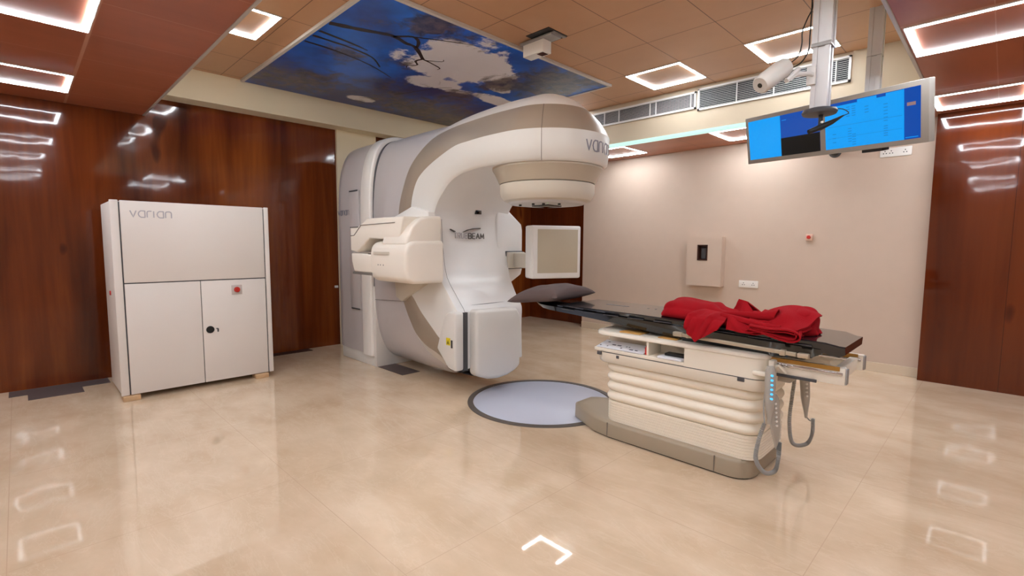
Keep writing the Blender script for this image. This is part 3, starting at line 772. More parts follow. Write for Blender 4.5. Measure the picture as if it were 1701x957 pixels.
# right side bulge, detector arm and panel
MB().prism([(3.5, .90), (3.64, .925), (3.87, 1.045), (3.885, 1.10), (3.885, 1.52), (3.87, 1.585), (3.65, 1.74), (3.5, 1.77)], 'x', -4.25, -3.715, bev=.02, seg=3).build('detector_mount', M['face'], lin, angle=50)
MB().box(-3.712, -3.70, 3.615, 3.87, 1.11, 1.30, bev=.004).build('mount_outline', M['greyd'], lin)
da = MB().box(-3.705, -3.66, 3.625, 3.865, 1.12, 1.29, bev=.008).prism([(-3.68, 3.70), (-3.42, 3.62), (-3.35, 3.70), (-3.40, 3.82), (-3.68, 3.86)], 'z', 1.13, 1.28, bev=.008).build('detector_arm', M['ring'], lin)
az = math.radians(-24); nv = Vector((math.cos(az), math.sin(az), 0)); tv = Vector((-math.sin(az), math.cos(az), 0))
dc = Vector((-3.14, 3.78, 1.295))
mt = Matrix.Translation(dc) @ Matrix((nv, tv, Vector((0, 0, 1)))).transposed().to_4x4()
dt = MB().box(-.17, .0, -.275, .265, -.26, .262, bev=.018, seg=3, mtx=mt).build('x_ray_detector', M['white'], lin)
MB().box(-.002, .006, -.262, .252, -.245, .247, bev=.004, mtx=mt).build('panel_frame', M['white'], dt)
MB().box(.004, .009, -.215, .225, -.205, .225, bev=.002, mtx=mt).build('panel_face', mat('detector_beige', srgb(196, 184, 160), .5), dt, label='beige detector window')
# kV source on the left side
kv = MB()
kv.prism([(2.70, 1.36), (2.315, 1.36), (2.34, 1.43), (2.39, 1.52), (2.46, 1.585), (2.55, 1.612), (2.70, 1.62)], 'x', -3.98, -3.585, bev=.022, seg=3)
kv.build('source_housing', M['kv'], lin, angle=50)
MB().prism([(2.70, 1.02), (2.36, 1.025), (2.305, 1.06), (2.29, 1.14), (2.29, 1.30), (2.315, 1.365), (2.38, 1.395), (2.70, 1.40)], 'x', -4.14, -3.545, bev=.035, seg=4).build('source_head', M['kv'], lin, angle=50, label='rounded ivory tube housing')
MB().box(-4.06, -3.80, 2.2825, 2.292, 1.272, 1.30, bev=.003).build('collimator_slot', M['ring'], lin)
q = MB()
for x in (-3.95, -3.90, -3.99): q.disc((x, 2.291, 1.18), (0, -1, 0), .006, .002, 10)
q.each('screw', M['greyd'], lin)
def pxy(px, py, Y):   # side profile points of the retracted arm, in metres
    return None
arm = [(-4.33, 1.575), (-4.28, 1.605), (-3.64, 1.605), (-3.72, 1.40), (-4.23, 1.42), (-4.47, 1.285), (-4.60, 1.30), (-4.60, 1.53), (-4.44, 1.535)]
aa = MB().prism(arm, 'y', 2.34, 2.69, bev=.014, seg=3).build('source_arm', M['kv'], lin, angle=50)
MB().tube([(-4.59, 2.338, 1.445), (-4.52, 2.338, 1.45), (-4.38, 2.338, 1.545), (-3.78, 2.338, 1.555)], .0035, 6).build('arm_seam', M['seam'], aa)
MB().box(-4.60, -4.44, 2.335, 2.345, 1.525, 1.532).build('arm_slot', M['greyd'], aa)
MB().prism([(-4.615, 1.28), (-4.06, 1.265), (-4.06, 1.09), (-4.12, 1.085), (-4.56, 1.09), (-4.61, 1.2)], 'y', 2.35, 2.70, bev=.02, seg=3).build('source_base', M['kv'], lin, angle=50)
MB().box(-4.58, -4.10, 2.345, 2.68, 1.07, 1.092, bev=.004).box(-4.3, -4.1, 2.36, 2.6, 1.262, 1.285, bev=.004).each('source_tray', M['seam'], lin)
MB().prism([(-4.30, .84), (-4.20, .80), (-4.0, .9), (-3.72, 1.03), (-4.33, 1.04)], 'y', 2.66, 2.72, bev=.008).build('arm_joint', M['ring'], lin)
# bright shoulder plate above the source
MB().prism([(-4.30, 1.60), (-3.70, 1.60), (-3.71, 1.66), (-3.98, 1.72), (-4.30, 1.63)], 'y', 2.64, 2.72, bev=.012, seg=2).build('shoulder_cover', M['white'], lin)

# ------------------------------------------------------------------ cabinet
cb = empty('equipment_cabinet', (-5.6, 1.185, .045), 'large white two-door equipment cabinet standing by the left wood wall', 'cabinet')
cx = -5.29
MB().box(-5.93, cx-.018, .565, 1.805, .05, 1.715, bev=.006).build('body', M['cab'], cb)
MB().box(-6.12, -5.93, .60, 1.76, .05, .30, bev=.004).build('rear_plinth', M['cab'], cb)
MB().box(cx-.02, cx-.012, .57, 1.80, .05, 1.71).build('gap', M['greyd'], cb, smooth=False)
MB().box(cx-.02, cx, .56, .618, .046, 1.725, bev=.005).build('corner_post', M['cab'], cb)
MB().box(cx-.02, cx, 1.768, 1.81, .046, 1.725, bev=.005).build('corner_post', M['cab'], cb)
MB().box(cx-.02, cx, .628, 1.758, 1.022, 1.722, bev=.003).build('upper_panel', M['cab'], cb)
MB().box(cx-.02, cx, .628, 1.187, .048, 1.012, bev=.003).build('door', M['cab'], cb)
d2 = MB().box(cx-.02, cx, 1.193, 1.758, .048, 1.012, bev=.003).build('door', M['cab'], cb)
MB().disc((cx-.001, 1.25, .548), (1, 0, 0), .034, .008, 28).build('handle', M['blackm'], d2, label='round black handle')
MB().box(cx, cx+.012, 1.30, 1.316, .55, .556).box(cx, cx+.004, 1.31, 1.322, .52, .55).build('key', M['greyd'], d2)
MB().box(cx-.001, cx+.004, 1.447, 1.54, .868, .96, bev=.002).build('button_plate', mat('plate_grey', srgb(200, 188, 182), .5), d2)
q = MB(); q.disc((cx+.003, 1.493, .916), (1, 0, 0), .026, .016, 24); q.disc((cx+.018, 1.493, .916), (1, 0, 0), .018, .008, 24); q.build('stop_button', M['red'], d2, label='round red stop button')
MB().disc((-5.60, .566, .92), (0, -1, 0), .02, .01, 16).build('side_button', M['red'], cb)
strokes('logo_lettering', 'varian', .30, .055, lambda u, v, w: (cx+w, .695+u, 1.585+v), .009, M['logo_l'], cb, label='pale grey lettering')
q = MB()
for y in (.62, 1.70):
    for x in (-5.26-.08, -5.85): q.disc((x, y, .042), (0, 0, 1), .016, .012, 12)
q.each('levelling_foot', M['brass'], cb)
for (x, y, lab) in ((-5.33, .63, 'small pale wood block under the left front corner of the white cabinet'), (-5.33, 1.69, 'small pale wood block under the right front corner of the white cabinet'), (-5.86, .66, 'small pale wood block under the rear left corner of the white cabinet'), (-5.86, 1.69, 'small pale wood block under the rear right corner of the white cabinet')):
    tag(MB().box(x-.07, x+.07, y-.06, y+.06, 0, .042, bev=.002).build('wood_block', M['block']), lab, 'block', 'wood blocks under the cabinet')
q = MB()
for i, (x, y) in enumerate(((-6.02, 1.90), (-5.97, 1.955), (-6.05, 1.98))):
    pts = []; rad = []
    for k in range(40):
        z = .006+.60*k/39; pts.append((x+.008*math.sin(k*.4+i), y+.010*math.sin(k*.3+i*2)-.1*max(0, (k-34)/6)**2, z)); rad.append(.03+.004*math.cos(k*PI))
    q.tube(pts, rad, 10)
tag(q.build('corrugated_hose', M['blackm']), 'black corrugated hoses rising behind the right side of the white cabinet', 'hose')
tag(MB().box(XL+.0005, XL+.022, 2.985, 3.03, .775, .805, bev=.004).build('wall_bumper', M['vent']), 'small pale bumper stud on the left wood wall beside the machine', 'bumper')

# ------------------------------------------------------------------ treatment couch
cc = empty('treatment_couch', (-1.5, 3.2, 0), 'patient treatment couch with black tabletop on a cream bellows column and taupe plinth', 'treatment couch')
def rrect(x0, x1, y0, y1, r, n=6, tip=None):
    P = []
    for cx_, cy_, a0 in ((x1-r, y0+r, -90), (x1-r, y1-r, 0), (x0+r, y1-r, 90), (x0+r, y0+r, 180)):
        for k in range(n+1):
            a = math.radians(a0+90*k/n); P.append((cx_+r*math.cos(a), cy_+r*math.sin(a)))
    return P
def plinth_poly(d):
    P = []
    for cx_, cy_, a0 in ((-1.08, 3.02, -90), (-1.08, 3.40, 0)):
        for k in range(7):
            a = math.radians(a0+90*k/6); P.append((cx_+(.125-d)*math.cos(a), cy_+(.125-d)*math.sin(a)))
    P += [(-1.92+d*.4, 3.525-d), (-2.06+d*.5, 3.49-d), (-2.33+d, 3.33-d*.5), (-2.365+d, 3.28), (-2.365+d, 3.10), (-2.33+d, 3.06+d*.5), (-2.06+d*.5, 2.92+d), (-1.92+d*.4, 2.895+d)]
    return P
MB().rings([[(x, y, z) for x, y in plinth_poly(d)] for z, d in ((.010, .0), (.098, .004), (.112, .012), (.118, .024), (.119, .09))]).build('base_plinth', M['plinth'], cc, angle=50)
MB().rings([[(x, y, z) for x, y in plinth_poly(.012)] for z in (0, .0101)]).build('plinth_foot', M['blackm'], cc)
MB().box(-1.925, -1.921, 2.8935, 2.90, .012, .11).box(-1.16, -1.156, 2.8935, 2.90, .012, .11).each('plinth_seam', M['seam'], cc)
# bellows: big folds above, fine pleats below
prof = []
z = .119
for k in range(8):
    prof += [(z, .016), (z+.014, .0155), (z+.0152, .020), (z+.0168, .020)]; z += .018
prof.append((z, .020)); z0 = z
big = 4; hh = (.545-z0)/big
for k in range(big):
    for j in range(10):
        t = j/10; prof.append((z0+hh*(k+t), .032-.024*math.sin(PI*min(1, t**.8))**.9))
prof.append((.545, .03))
MB().rings([[(x, y, zz) for x, y in rrect(-2.0+d, -.925-d*.6, 2.915+d, 3.485-d, .10)] for zz, d in prof]).build('bellows', M['bell'], cc, angle=60, label='cream bellows column cover with stacked folds')
# upper pedestal body: wall pieces leave the storage shelf open
bx0, bx1, by0, by1 = -2.05, -.885, 2.895, 3.505
bd_ = MB()
bd_.rings([[(x, y, zz) for x, y in rrect(bx0+d, bx1-d, by0+d, by1-d, .10-d*.5)] for zz, d in ((.535, .04), (.54, .015), (.55, .004), (.612, .0))])
bd_.build('lower_skirt', M['couchw'], cc, angle=50)
MB().rings([[(x, y, zz) for x, y in rrect(bx0+.004, bx1-.004, by0+.004, by1-.004, .10)] for zz in (.612, .618)]).build('skirt_gap', M['greyd'], cc)
ub = MB()
ub.prism(rrect(-1.37, bx1, by0, by1, .09)[:14]+[(-1.37, by1), (-1.37, by0)], 'z', .618, .755)
ub.box(bx0+.02, -1.37, by0+.17, by1, .618, .755)
ub.box(bx0+.004, -1.37, by0, by0+.17, .618, .642, bev=.003)
ub.box(-1.632, -1.618, by0+.004, by0+.17, .642, .735)
ub.build('pedestal_body', M['couchw'], cc, angle=50)
MB().rings([[(x, y, zz) for x, y in rrect(bx0-.01+d, bx1+.008-d, by0-.008+d, by1+.008-d, .10)] for zz, d in ((.735, .006), (.74, .0), (.757, .0), (.764, .006), (.766, .03))]).build('pedestal_top', M['couchw'], cc, angle=50)
MB().box(-1.045, -1.005, by0-.004, by0+.006, .592, .618, bev=.003).box(bx0+.03, bx0+.065, by0-.004, by0+.006, .590, .614, bev=.003).box(bx0+.19, bx0+.21, by0-.004, by0+.006, .585, .606, bev=.002).each('latch', M['greyd'], cc)
MB().box(-1.86, -1.70, 2.925, 3.05, .766, .773, bev=.002).box(-1.57, -1.44, 2.925, 3.03, .766, .772, bev=.002).each('tape_pad', M['orange'], cc, label='orange tape pads on the pedestal top')
MB().box(-2.07, -1.78, 3.13, 3.33, .766, .80, bev=.006).build('support_pad', M['cream'], cc)
# sliding carriage rails towards the foot end
sl = MB()
sl.box(-1.2, -.535, 2.955, 3.0, .655, .745, bev=.004).box(-1.2, -.535, 3.40, 3.445, .655, .745, bev=.004)
sl.box(-.60, -.56, 2.99, 3.41, .66, .73, bev=.003)
sl.each('carriage_beam', M['couchw'], cc)
MB().box(-1.2, -.545, 2.946, 2.956, .705, .722, bev=.003).box(-1.2, -.545, 3.392, 3.402, .705, .722, bev=.003).each('guide_rail', M['chrome'], cc)
MB().box(-1.2, -.56, 2.95, 2.958, .728, .75, bev=.001).box(-1.2, -.56, 3.396, 3.404, .722, .748, bev=.001).each('rail_strip', M['brass'], cc, label='brass coloured strips on the guide rails')
MB().box(-.86, -.66, 2.948, 2.956, .648, .664, bev=.002).build('cable_cover', M['greyd'], cc)
MB().box(-.90, -.80, 3.02, 3.36, .60, .66, bev=.01).build('pendant_hook_bar', M['grey'], cc)
MB().box(-.535, -.527, 2.957, 2.998, .66, .74, bev=.002).box(-.535, -.527, 3.402, 3.443, .66, .74, bev=.002).each('end_cap', M['alud'], cc)
# tabletop
def topz(x): return .905-.030*max(0, (x+1.6)/1.05)
def yl(x): return 2.945-.055*max(0, (x+2.4)/1.85)
def yr(x): return 3.50-.13*max(0, (x+2.4)/1.85)
xs = [-2.44, -2.43, -2.1, -1.7, -1.3, -.9, -.62, -.56, -.535]
secs = []
for x in xs:
    w = 1
    cy_ = (yl(x)+yr(x))/2; hw = (yr(x)-yl(x))/2*w
    e = .02 if x > -.57 else (.006 if x > -.6 else 0); zt = topz(x)-e*.6
    th = .022+.020*min(1, max(0, (x+2.4)/.9))+.018*min(1, max(0, (x+1.0)/.3))
    if x > -.54: th *= .7
    secs.append([(x, cy_-hw+e, zt-.006), (x, cy_-hw+.01+e, zt), (x, cy_+hw-.01-e, zt), (x, cy_+hw-e, zt-.006), (x, cy_+hw-.015-e, zt-th), (x, cy_-hw+.015+e, zt-th)])
MB().rings(secs).build('tabletop', M['carbon'], cc, angle=28, label='glossy black carbon tabletop')
# under-frame, deeper towards the foot
secs = []
for x, dz in ((-2.83, .010), (-2.82, .02), (-2.78, .026), (-2.66, .032), (-2.56, .036), (-2.46, .04), (-2.3, .045), (-1.9, .06), (-1.5, .08), (-1.2, .085), (-.9, .085), (-.72, .075), (-.64, .03)):
    tt = max(0, (-2.42-x)/.42); w = math.sqrt(max(0.02, 1-tt*tt)) if tt > 0 else 1
    cy_ = (yl(x)+yr(x))/2; hw = (yr(x)-yl(x))/2*w-.006; zt = topz(x)-.020-.02*min(1, max(0, (x+2.4)/.9))
    secs.append([(x, cy_-hw, zt), (x, cy_+hw, zt), (x, cy_+hw-.03, zt-dz), (x, cy_-hw+.03, zt-dz)])
MB().rings(secs).build('tabletop_frame', M['black'], cc, angle=28)
MB().box(-1.40, -.70, 3.0, 3.4, .766, .80).box(-1.42, -.75, 2.96, 3.44, .757, .785, bev=.005).build('carriage', M['blackm'], cc, smooth=False)
q = MB()
for k in range(9):
    x0_ = -2.4+k*.2; q.box(x0_, x0_+.12, yl(x0_)-.003, yl(x0_)+.006, topz(x0_)-.033, topz(x0_)-.029)
q.each('edge_line', M['greyd'], cc, smooth=False)
q = MB()
for k in range(4): q.disc((-1.83+k*.06, 3.26, topz(-1.8)-.001), (0, 0, 1), .010, .0018, 14)
q.each('index_hole', M['blackm'], cc)
MB().box(-2.19, -1.99, 3.245, 3.262, .9045, .9062).build('printed_mark', M['greyd'], cc, smooth=False)
rl = MB().prism([(-1.40, .81), (-.74, .79), (-.74, .811), (-1.40, .832)], 'y', 2.856, 2.872, bev=.003)
rl.box(-1.43, -1.37, 2.85, 2.885, .808, .836, bev=.005).box(-1.345, -1.325, 2.85, 2.885, .806, .834, bev=.005)
rl.box(-.82, -.79, 2.848, 2.885, .786, .817, bev=.005).box(-.735, -.68, 2.85, 2.885, .787, .812, bev=.006)
rl.build('accessory_rail', M['rail'], cc)
# bracket that holds the hand controls
MB().box(-.885, -.855, 2.90, 2.98, .60, .74, bev=.006).tube([(-.87, 2.93, .70), (-.83, 2.90, .72), (-.80, 2.92, .68)], .008, 8).box(-.96, -.84, 2.875, 2.905, .648, .672, bev=.006).build('control_holder', M['couchw'], cc)

# things on the shelf
pp = MB().quad([(-2.03, 2.898, .6465), (-1.66, 2.898, .6465), (-1.66, 3.03, .688), (-2.03, 3.03, .688)]).box(-2.03, -1.66, 2.899, 3.03, .6425, .6435)
sh = empty('paper_sheet', (-1.85, 2.95, .643), 'white printed paper lying on the left half of the couch shelf', 'paper')
MB().prism([(2.895, .6455), (3.03, .674), (3.03, .6765), (2.895, .648)], 'x', -2.03, -1.655).build('sheet', M['paper'], sh, smooth=False)
q = MB(); x = -2.02
while x < -1.70:
    w = random.choice((.012, .02, .03, .008)); t = random.choice((.2, .45, .7))
    z_ = .648+.0285*t; y_ = 2.895+.135*t
    q.prism([(y_, z_+.0002), (y_+.012, z_+.0028), (y_+.012, z_+.0034), (y_, z_+.0008)], 'x', x, x+w); x += w+.014
q.each('handwriting', M['ink'], sh, smooth=False)
tag(MB().tube([(-1.645, 2.93, .6425), (-1.645, 2.93, .68), (-1.645, 2.93, .70)], [.014, .014, .008], 14).build('marker_pen', M['red']), 'small red marker standing on the couch shelf beside the divider', 'marker')
tag(MB().box(-1.52, -1.385, 2.93, 2.99, .6575, .675, bev=.004).build('remote_control', M['blackm']), 'small black remote lying at the right end of the couch shelf', 'remote')
tag(MB().box(-1.55, -1.385, 2.89, 3.0, .6425, .657, bev=.003).build('notepad', M['paper']), 'white notepad under the black remote on the couch shelf', 'notepad')

# hand control pendants
def pendant(name, top, lean, lab, lit, cordpts, tailpts):
    r = empty(name, (top[0], top[1], top[2]), lab, 'hand control', 'hand controls hanging at the foot of the couch')
    x, y, z = top
    b = MB()
    P = []
    for t, w, d in ((0, .016, .012), (.02, .024, .016), (.10, .026, .018), (.20, .024, .017), (.25, .018, .014), (.30, .010, .010), (.34, .007, .007)):
        cx_, cy_, cz_ = x+lean[0]*t, y+lean[1]*t, z-t*.95
        P.append([(cx_+a*w*.7+bb*d*.7, cy_+a*w*.7-bb*d*.7, cz_) for a, bb in ((-1, -.6), (-.7, -1), (.7, -1), (1, -.6), (1, .6), (.7, 1), (-.7, 1), (-1, .6))])
    b.rings(P); b.build('handset', M['grey'], r, angle=50)
    for k in range(6):
        t = .05+.027*k; cx_, cy_, cz_ = x+lean[0]*t, y+lean[1]*t, z-t*.95
        MB().disc((cx_+.010, cy_-.014, cz_), (.7, -.7, .1), .006, .010, 10).build('button', M['blueled'] if lit else M['white'], r, label='glowing blue button' if lit else None)
    c = MB(); pts = spline([tuple(p) for p in cordpts], 26); n = len(pts)
    c.tube(pts, [.0105+.0022*math.cos(i*PI) for i in range(n)], 8)
    if tailpts: c.tube(spline([tuple(p) for p in tailpts], 6), .004, 6)
    c.build('cord', M['cord'], r)
    return r
pendant('hand_control', (-.862, 2.868, .715), (.02, 0), 'grey hand control with glowing blue buttons hanging upright at the couch corner', True,
        [(-.87, 2.84, .40), (-.885, 2.80, .30), (-.89, 2.795, .20), (-.86, 2.85, .12), (-.83, 2.92, .115), (-.825, 2.955, .17), (-.825, 2.965, .27)], [(-.87, 2.84, .40), (-.885, 2.86, .5), (-.885, 2.88, .60)])
pendant('hand_control', (-.855, 2.915, .55), (.05, .14), 'grey hand control with white buttons hanging tilted just below the glowing one', False,
        [(-.825, 2.965, .27), (-.825, 2.963, .25), (-.825, 2.962, .23), (-.825, 2.961, .20)], [(-.838, 2.962, .235), (-.828, 2.965, .25), (-.825, 2.965, .265)])
pendant('hand_control', (-.83, 3.40, .62), (.05, .10), 'grey hand control with white buttons hanging on the far side of the couch end', False,
        [(-.86, 3.34, .60), (-.87, 3.33, .45), (-.875, 3.32, .28), (-.86, 3.36, .14), (-.81, 3.46, .12), (-.79, 3.50, .18), (-.79, 3.50, .28)], [(-.81, 3.44, .30), (-.80, 3.48, .27), (-.79, 3.50, .28)])

# ------------------------------------------------------------------ pillow
def pillow():
    m = MB(); n = 28; grid = [[], []]
    cx_, cy_ = -2.68, 3.17; hx, hy = .245, .31; ang = math.radians(6)
    for sgn, store in ((1, grid[0]), (-1, grid[1])):
        for i in range(n+1):
            row = []
            for j in range(n+1):
                u = -1+2*i/n; v = -1+2*j/n
                pin = 1-.10*(1-abs(v)**2)*(abs(u)**3)-.02; pin2 = 1-.10*(1-abs(u)**2)*(abs(v)**3)
                x = u*hx*pin; y = v*hy*pin2
                t = (max(0, 1-abs(u)**2.4)*max(0, 1-abs(v)**2.4))**.40
                wr = noise.noise(Vector((u*2.2, v*2.2, 4)))*.012*t
                z = (.084*t+wr) if sgn > 0 else -.055*t
                sag = -.035*max(0, -u-.2)**1.3 - .01*abs(v)**3
                X = cx_+x*math.cos(ang)-y*math.sin(ang); Y = cy_+x*math.sin(ang)+y*math.cos(ang)
                row.append((X, Y, .953+z+sag+.018*u))
            store.append(row)
    for g in grid: m.rings(g, False)
    bmesh.ops.remove_doubles(m.bm, verts=m.bm.verts[:], dist=1e-4)
    bmesh.ops.recalc_face_normals(m.bm, faces=m.bm.faces[:])
    return tag(m.build('pillow', M['pillow'], angle=80), 'grey-brown fabric pillow on the head end of the black couch top', 'pillow')
pillow()

# ------------------------------------------------------------------ red blanket
def blanket():
    m = MB()
    def sheet(F, nu, nv, th=.006):
        """F(u,v)->point, two-sided thick cloth"""
        P = [[Vector(F(i/nu, j/nv)) for j in range(nv+1)] for i in range(nu+1)]
        N = []
        for i in range(nu+1):
            r_ = []
            for j in range(nv+1):
                a = P[min(i+1, nu)][j]-P[max(i-1, 0)][j]; b = P[i][min(j+1, nv)]-P[i][max(j-1, 0)]
                k = a.cross(b); r_.append(k.normalized() if k.length > 1e-9 else Vector((0, 0, 1)))
            N.append(r_)
        t = bmesh.new()
        A = [[t.verts.new(P[i][j]+N[i][j]*th/2) for j in range(nv+1)] for i in range(nu+1)]
        B = [[t.verts.new(P[i][j]-N[i][j]*th/2) for j in range(nv+1)] for i in range(nu+1)]
        for i in range(nu):
            for j in range(nv):
                t.faces.new((A[i][j], A[i+1][j], A[i+1][j+1], A[i][j+1])); t.faces.new((B[i][j+1], B[i+1][j+1], B[i+1][j], B[i][j]))
        for i in range(nu):
            t.faces.new((A[i+1][0], A[i][0], B[i][0], B[i+1][0])); t.faces.new((A[i][nv], A[i+1][nv], B[i+1][nv], B[i][nv]))
        for j in range(nv):
            t.faces.new((A[0][j], A[0][j+1], B[0][j+1], B[0][j])); t.faces.new((A[nu][j+1], A[nu][j], B[nu][j], B[nu][j+1]))
        m._merge(t)
    # crumpled main bundle: x, front y, back y, height
    BS = [(-1.602, 3.06, 3.20, .015), (-1.592, 3.01, 3.28, .06), (-1.56, 2.975, 3.34, .098), (-1.49, 2.965, 3.36, .110), (-1.42, 2.965, 3.35, .100), (-1.35, 2.97, 3.32, .096),
          (-1.28, 2.965, 3.28, .103), (-1.22, 2.955, 3.20, .082), (-1.16, 2.95, 3.14, .072), (-1.10, 2.94, 3.15, .074), (-1.03, 2.94, 3.18, .078), (-.96, 2.95, 3.22, .080), (-.90, 2.96, 3.26, .092),
          (-.84, 2.97, 3.28, .122), (-.78, 2.98, 3.24, .142), (-.735, 3.0, 3.20, .140), (-.712, 3.03, 3.17, .118), (-.704, 3.06, 3.13, .09)]
    S_ = spline(BS, 7); rg = []; n = 64
    for i, (x, yf, yb, hh) in enumerate(S_):
        row = []; zb = topz(x)+.003; dk = abs(x+1.17)
        for j in range(n):
            a = 2*PI*j/n; c, s_ = math.cos(a), math.sin(a)
            y = (yf+yb)/2-(yb-yf)/2*math.copysign(abs(c)**.9, c); z = zb+max(0, s_)**.72*hh if s_ > 0 else zb+s_*.002
            if s_ > 0:
                # folds radiate from the knot
                ang = a*1.0
                f = abs(math.sin(ang*3.2+dk*2.2+.8))**.6*.9-.45+math.sin(ang*7-dk*9)*.22+noise.noise(Vector((x*5, a*1.3, 2)))*.7
                amp = .016+.010*math.exp(-dk*5)
                z += f*amp*s_; y -= f*amp*1.0*c
            row.append((x+.004*math.sin(a*3+x*16), y, max(zb-.002, z)))
        rg.append(row)
    m.rings(rg)
    def W(a, b, t): return tuple(p+(q-p)*t for p, q in zip(a, b))
    def bez(P, t):
        P = [tuple(p) for p in P]
        while len(P) > 1: P = [W(P[i], P[i+1], t) for i in range(len(P)-1)]
        return P[0]
    def poly(P, t):
        t *= len(P)-1; i = min(int(t), len(P)-2); return W(P[i], P[i+1], t-i)
    # corner hanging over the near edge
    def flap(u, v):
        k0 = W((-1.30, 3.01, .975), (-1.13, 2.99, .960), v)
        k1 = W((-1.345, 2.875, .938), (-1.125, 2.885, .930), v)
        hem = poly([(-1.345, 2.832, .872), (-1.31, 2.828, .835), (-1.272, 2.824, .795), (-1.21, 2.828, .842), (-1.145, 2.834, .885)], v)
        if u < .5: p = bez([k0, W(k0, k1, .7)[:2]+(.965,), k1], u/.5)
        else: p = bez([k1, W(k1, hem, .25)[:1]+(2.838, W(k1, hem, .3)[2]), hem], (u-.5)/.5)
        rp = (math.sin(v*11+.6+u*1.5)*.011+math.sin(v*23)*.005)*min(1, u*2.2)
        return (p[0], p[1]-abs(rp)*(u > .35), p[2]+rp*(.9 if u < .5 else .2))
    sheet(flap, 34, 36, .007)
    # fold standing on the near edge right of the knot
    def lie(u, v):
        lo = bez([(-1.112, 2.872, .884), (-1.03, 2.862, .878), (-.94, 2.862, .886), (-.86, 2.872, .895)], u)
        hi = bez([(-1.118, 2.915, .962), (-1.04, 2.93, .945), (-.95, 2.93, .948), (-.86, 2.93, .950)], u)
        p = W(lo, hi, v)
        b_ = math.sin(PI*v)
        return (p[0], p[1]-.012*b_+.010*math.sin(u*14+v*3)*b_, p[2]+.004*math.sin(u*9+1))
    sheet(lie, 28, 16, .007)
    def lie2(u, v):
        p = W((-1.112+.25*u, 2.876, .886-.004*math.sin(u*3)), (-1.05+.20*u, 2.99, .925), v)
        return (p[0], p[1], p[2]+.007*math.sin(u*8+v*4))
    sheet(lie2, 18, 10, .006)
    def crease(u, v):   # long ridge running from the knot towards the roll
        c = bez([(-1.17, 2.94, .958), (-1.04, 2.915, .945), (-.93, 2.90, .918), (-.83, 2.89, .925)], u)
        a = -.3+3.4*v; r_ = .013+.006*math.sin(u*3)
        return (c[0], c[1]-r_*math.cos(a), c[2]+r_*math.sin(a))
    sheet(crease, 24, 10, .004)
    # folded-over roll with its open end towards the viewer
    def roller(prof, y0, dx, dz, th):
        pr = spline(prof, 6)
        def F(u, v):
            t = u*(len(pr)-1); i = min(int(t), len(pr)-2); f = t-i
            x = pr[i][0]+(pr[i+1][0]-pr[i][0])*f; z = pr[i][1]+(pr[i+1][1]-pr[i][1])*f
            y = y0+.30*v
            lift = max(0, (2.93-y))/.1
            return (x+dx*v+.004*math.sin(v*8+u*5), y+.05*max(0, (-.88-x)), z+(.024)*(1-min(1, lift))*(z < .9)+dz*v*(u > .55)+.003*math.sin(u*13))
        sheet(F, 54, 14, th)
    roller([(-1.0, .902), (-.93, .888), (-.84, .868), (-.765, .862), (-.727, .880), (-.742, .912), (-.80, .925), (-.88, .921), (-.98, .925)], 2.852, -.02, .06, .008)
    roller([(-.96, .899), (-.88, .884), (-.80, .873), (-.755, .876), (-.748, .896), (-.79, .911), (-.87, .910), (-.96, .912)], 2.856, -.02, .04, .006)
    # smooth lobe draping from the right top down to the roll
    def lobe(u, v):
        x = bez([(-1.00,), (-.90,), (-.79,), (-.69,)], u)[0]
        top = bez([(.965,), (1.035,), (1.06,), (.985,)], u)[0]
        p = bez([(x, 3.12, top), (x+.01, 3.0, top-.004), (x-.02, 2.93, .955), (x-.055*u, 2.868+.03*(1-u), .925)], v)
        w_ = math.sin(PI*v)
        return (p[0], p[1]-.014*w_*math.sin(u*10+v*4), p[2]+.013*w_*math.sin(u*9-v*6))
    sheet(lobe, 30, 24, .007)
    def rend(u, v):   # right end of the lobe, tucked under
        top = bez([(-.73, 3.2, .98), (-.70, 3.10, 1.0), (-.695, 3.0, .965), (-.735, 2.90, .925)], u)
        bot = bez([(-.75, 3.2, .885), (-.75, 3.10, .882), (-.735, 3.0, .880), (-.75, 2.91, .885)], u)
        p = W(top, bot, v)
        return (p[0]+.014*math.sin(PI*v)*math.sin(v*7+u*6), p[1], p[2])
    sheet(rend, 20, 14, .006)
    # peak: two leaves meeting in a ridge
    def peak(u, v):
        base = bez([(-1.172, 3.10, .955), (-1.12, 3.03, .945), (-1.02, 3.05, .955)], v)
        tip = W((-1.133, 3.12, 1.044), (-1.085, 3.12, 1.030), v)
        p = W(base, tip, u)
        return (p[0]+.004*math.sin(u*5), p[1]+.010*math.sin(v*8)*(1-u), p[2])
    sheet(peak, 16, 16, .007)
    def peak2(u, v):
        base = bez([(-1.172, 3.10, .955), (-1.10, 3.22, .945), (-1.0, 3.16, .955)], v)
        tip = W((-1.133, 3.122, 1.042), (-1.085, 3.125, 1.028), v)
        return W(base, tip, u)
    sheet(peak2, 14, 14, .007)
    # curled edge with an open, dark end
    def curl(u, v):
        c = bez([(-1.20, 3.0, .955), (-1.08, 2.96, .982), (-.98, 2.95, .958), (-.872, 2.955, .986)], u)
        r_ = .012+.019*u*u; a = -1.3+5.2*v
        return (c[0]+.010*math.sin(a)*u, c[1]-r_*math.cos(a)*.9, c[2]+r_*math.sin(a)*1.05)
    sheet(curl, 28, 24, .005)
    def tail(u, v):
        p = bez([(-.735, 3.06, .94), (-.715, 3.12, .92), (-.74, 3.2, .92)], v)
        return (p[0]+.03*u+.008*math.sin(v*13), p[1], (topz(p[0])+.006)+(p[2]-topz(p[0])-.006)*(1-u))
    sheet(tail, 10, 20, .006)
    return tag(m.build('blanket', M['cloth'], angle=75), 'crumpled red fleece blanket bunched on the foot half of the black couch top', 'blanket')
blanket()

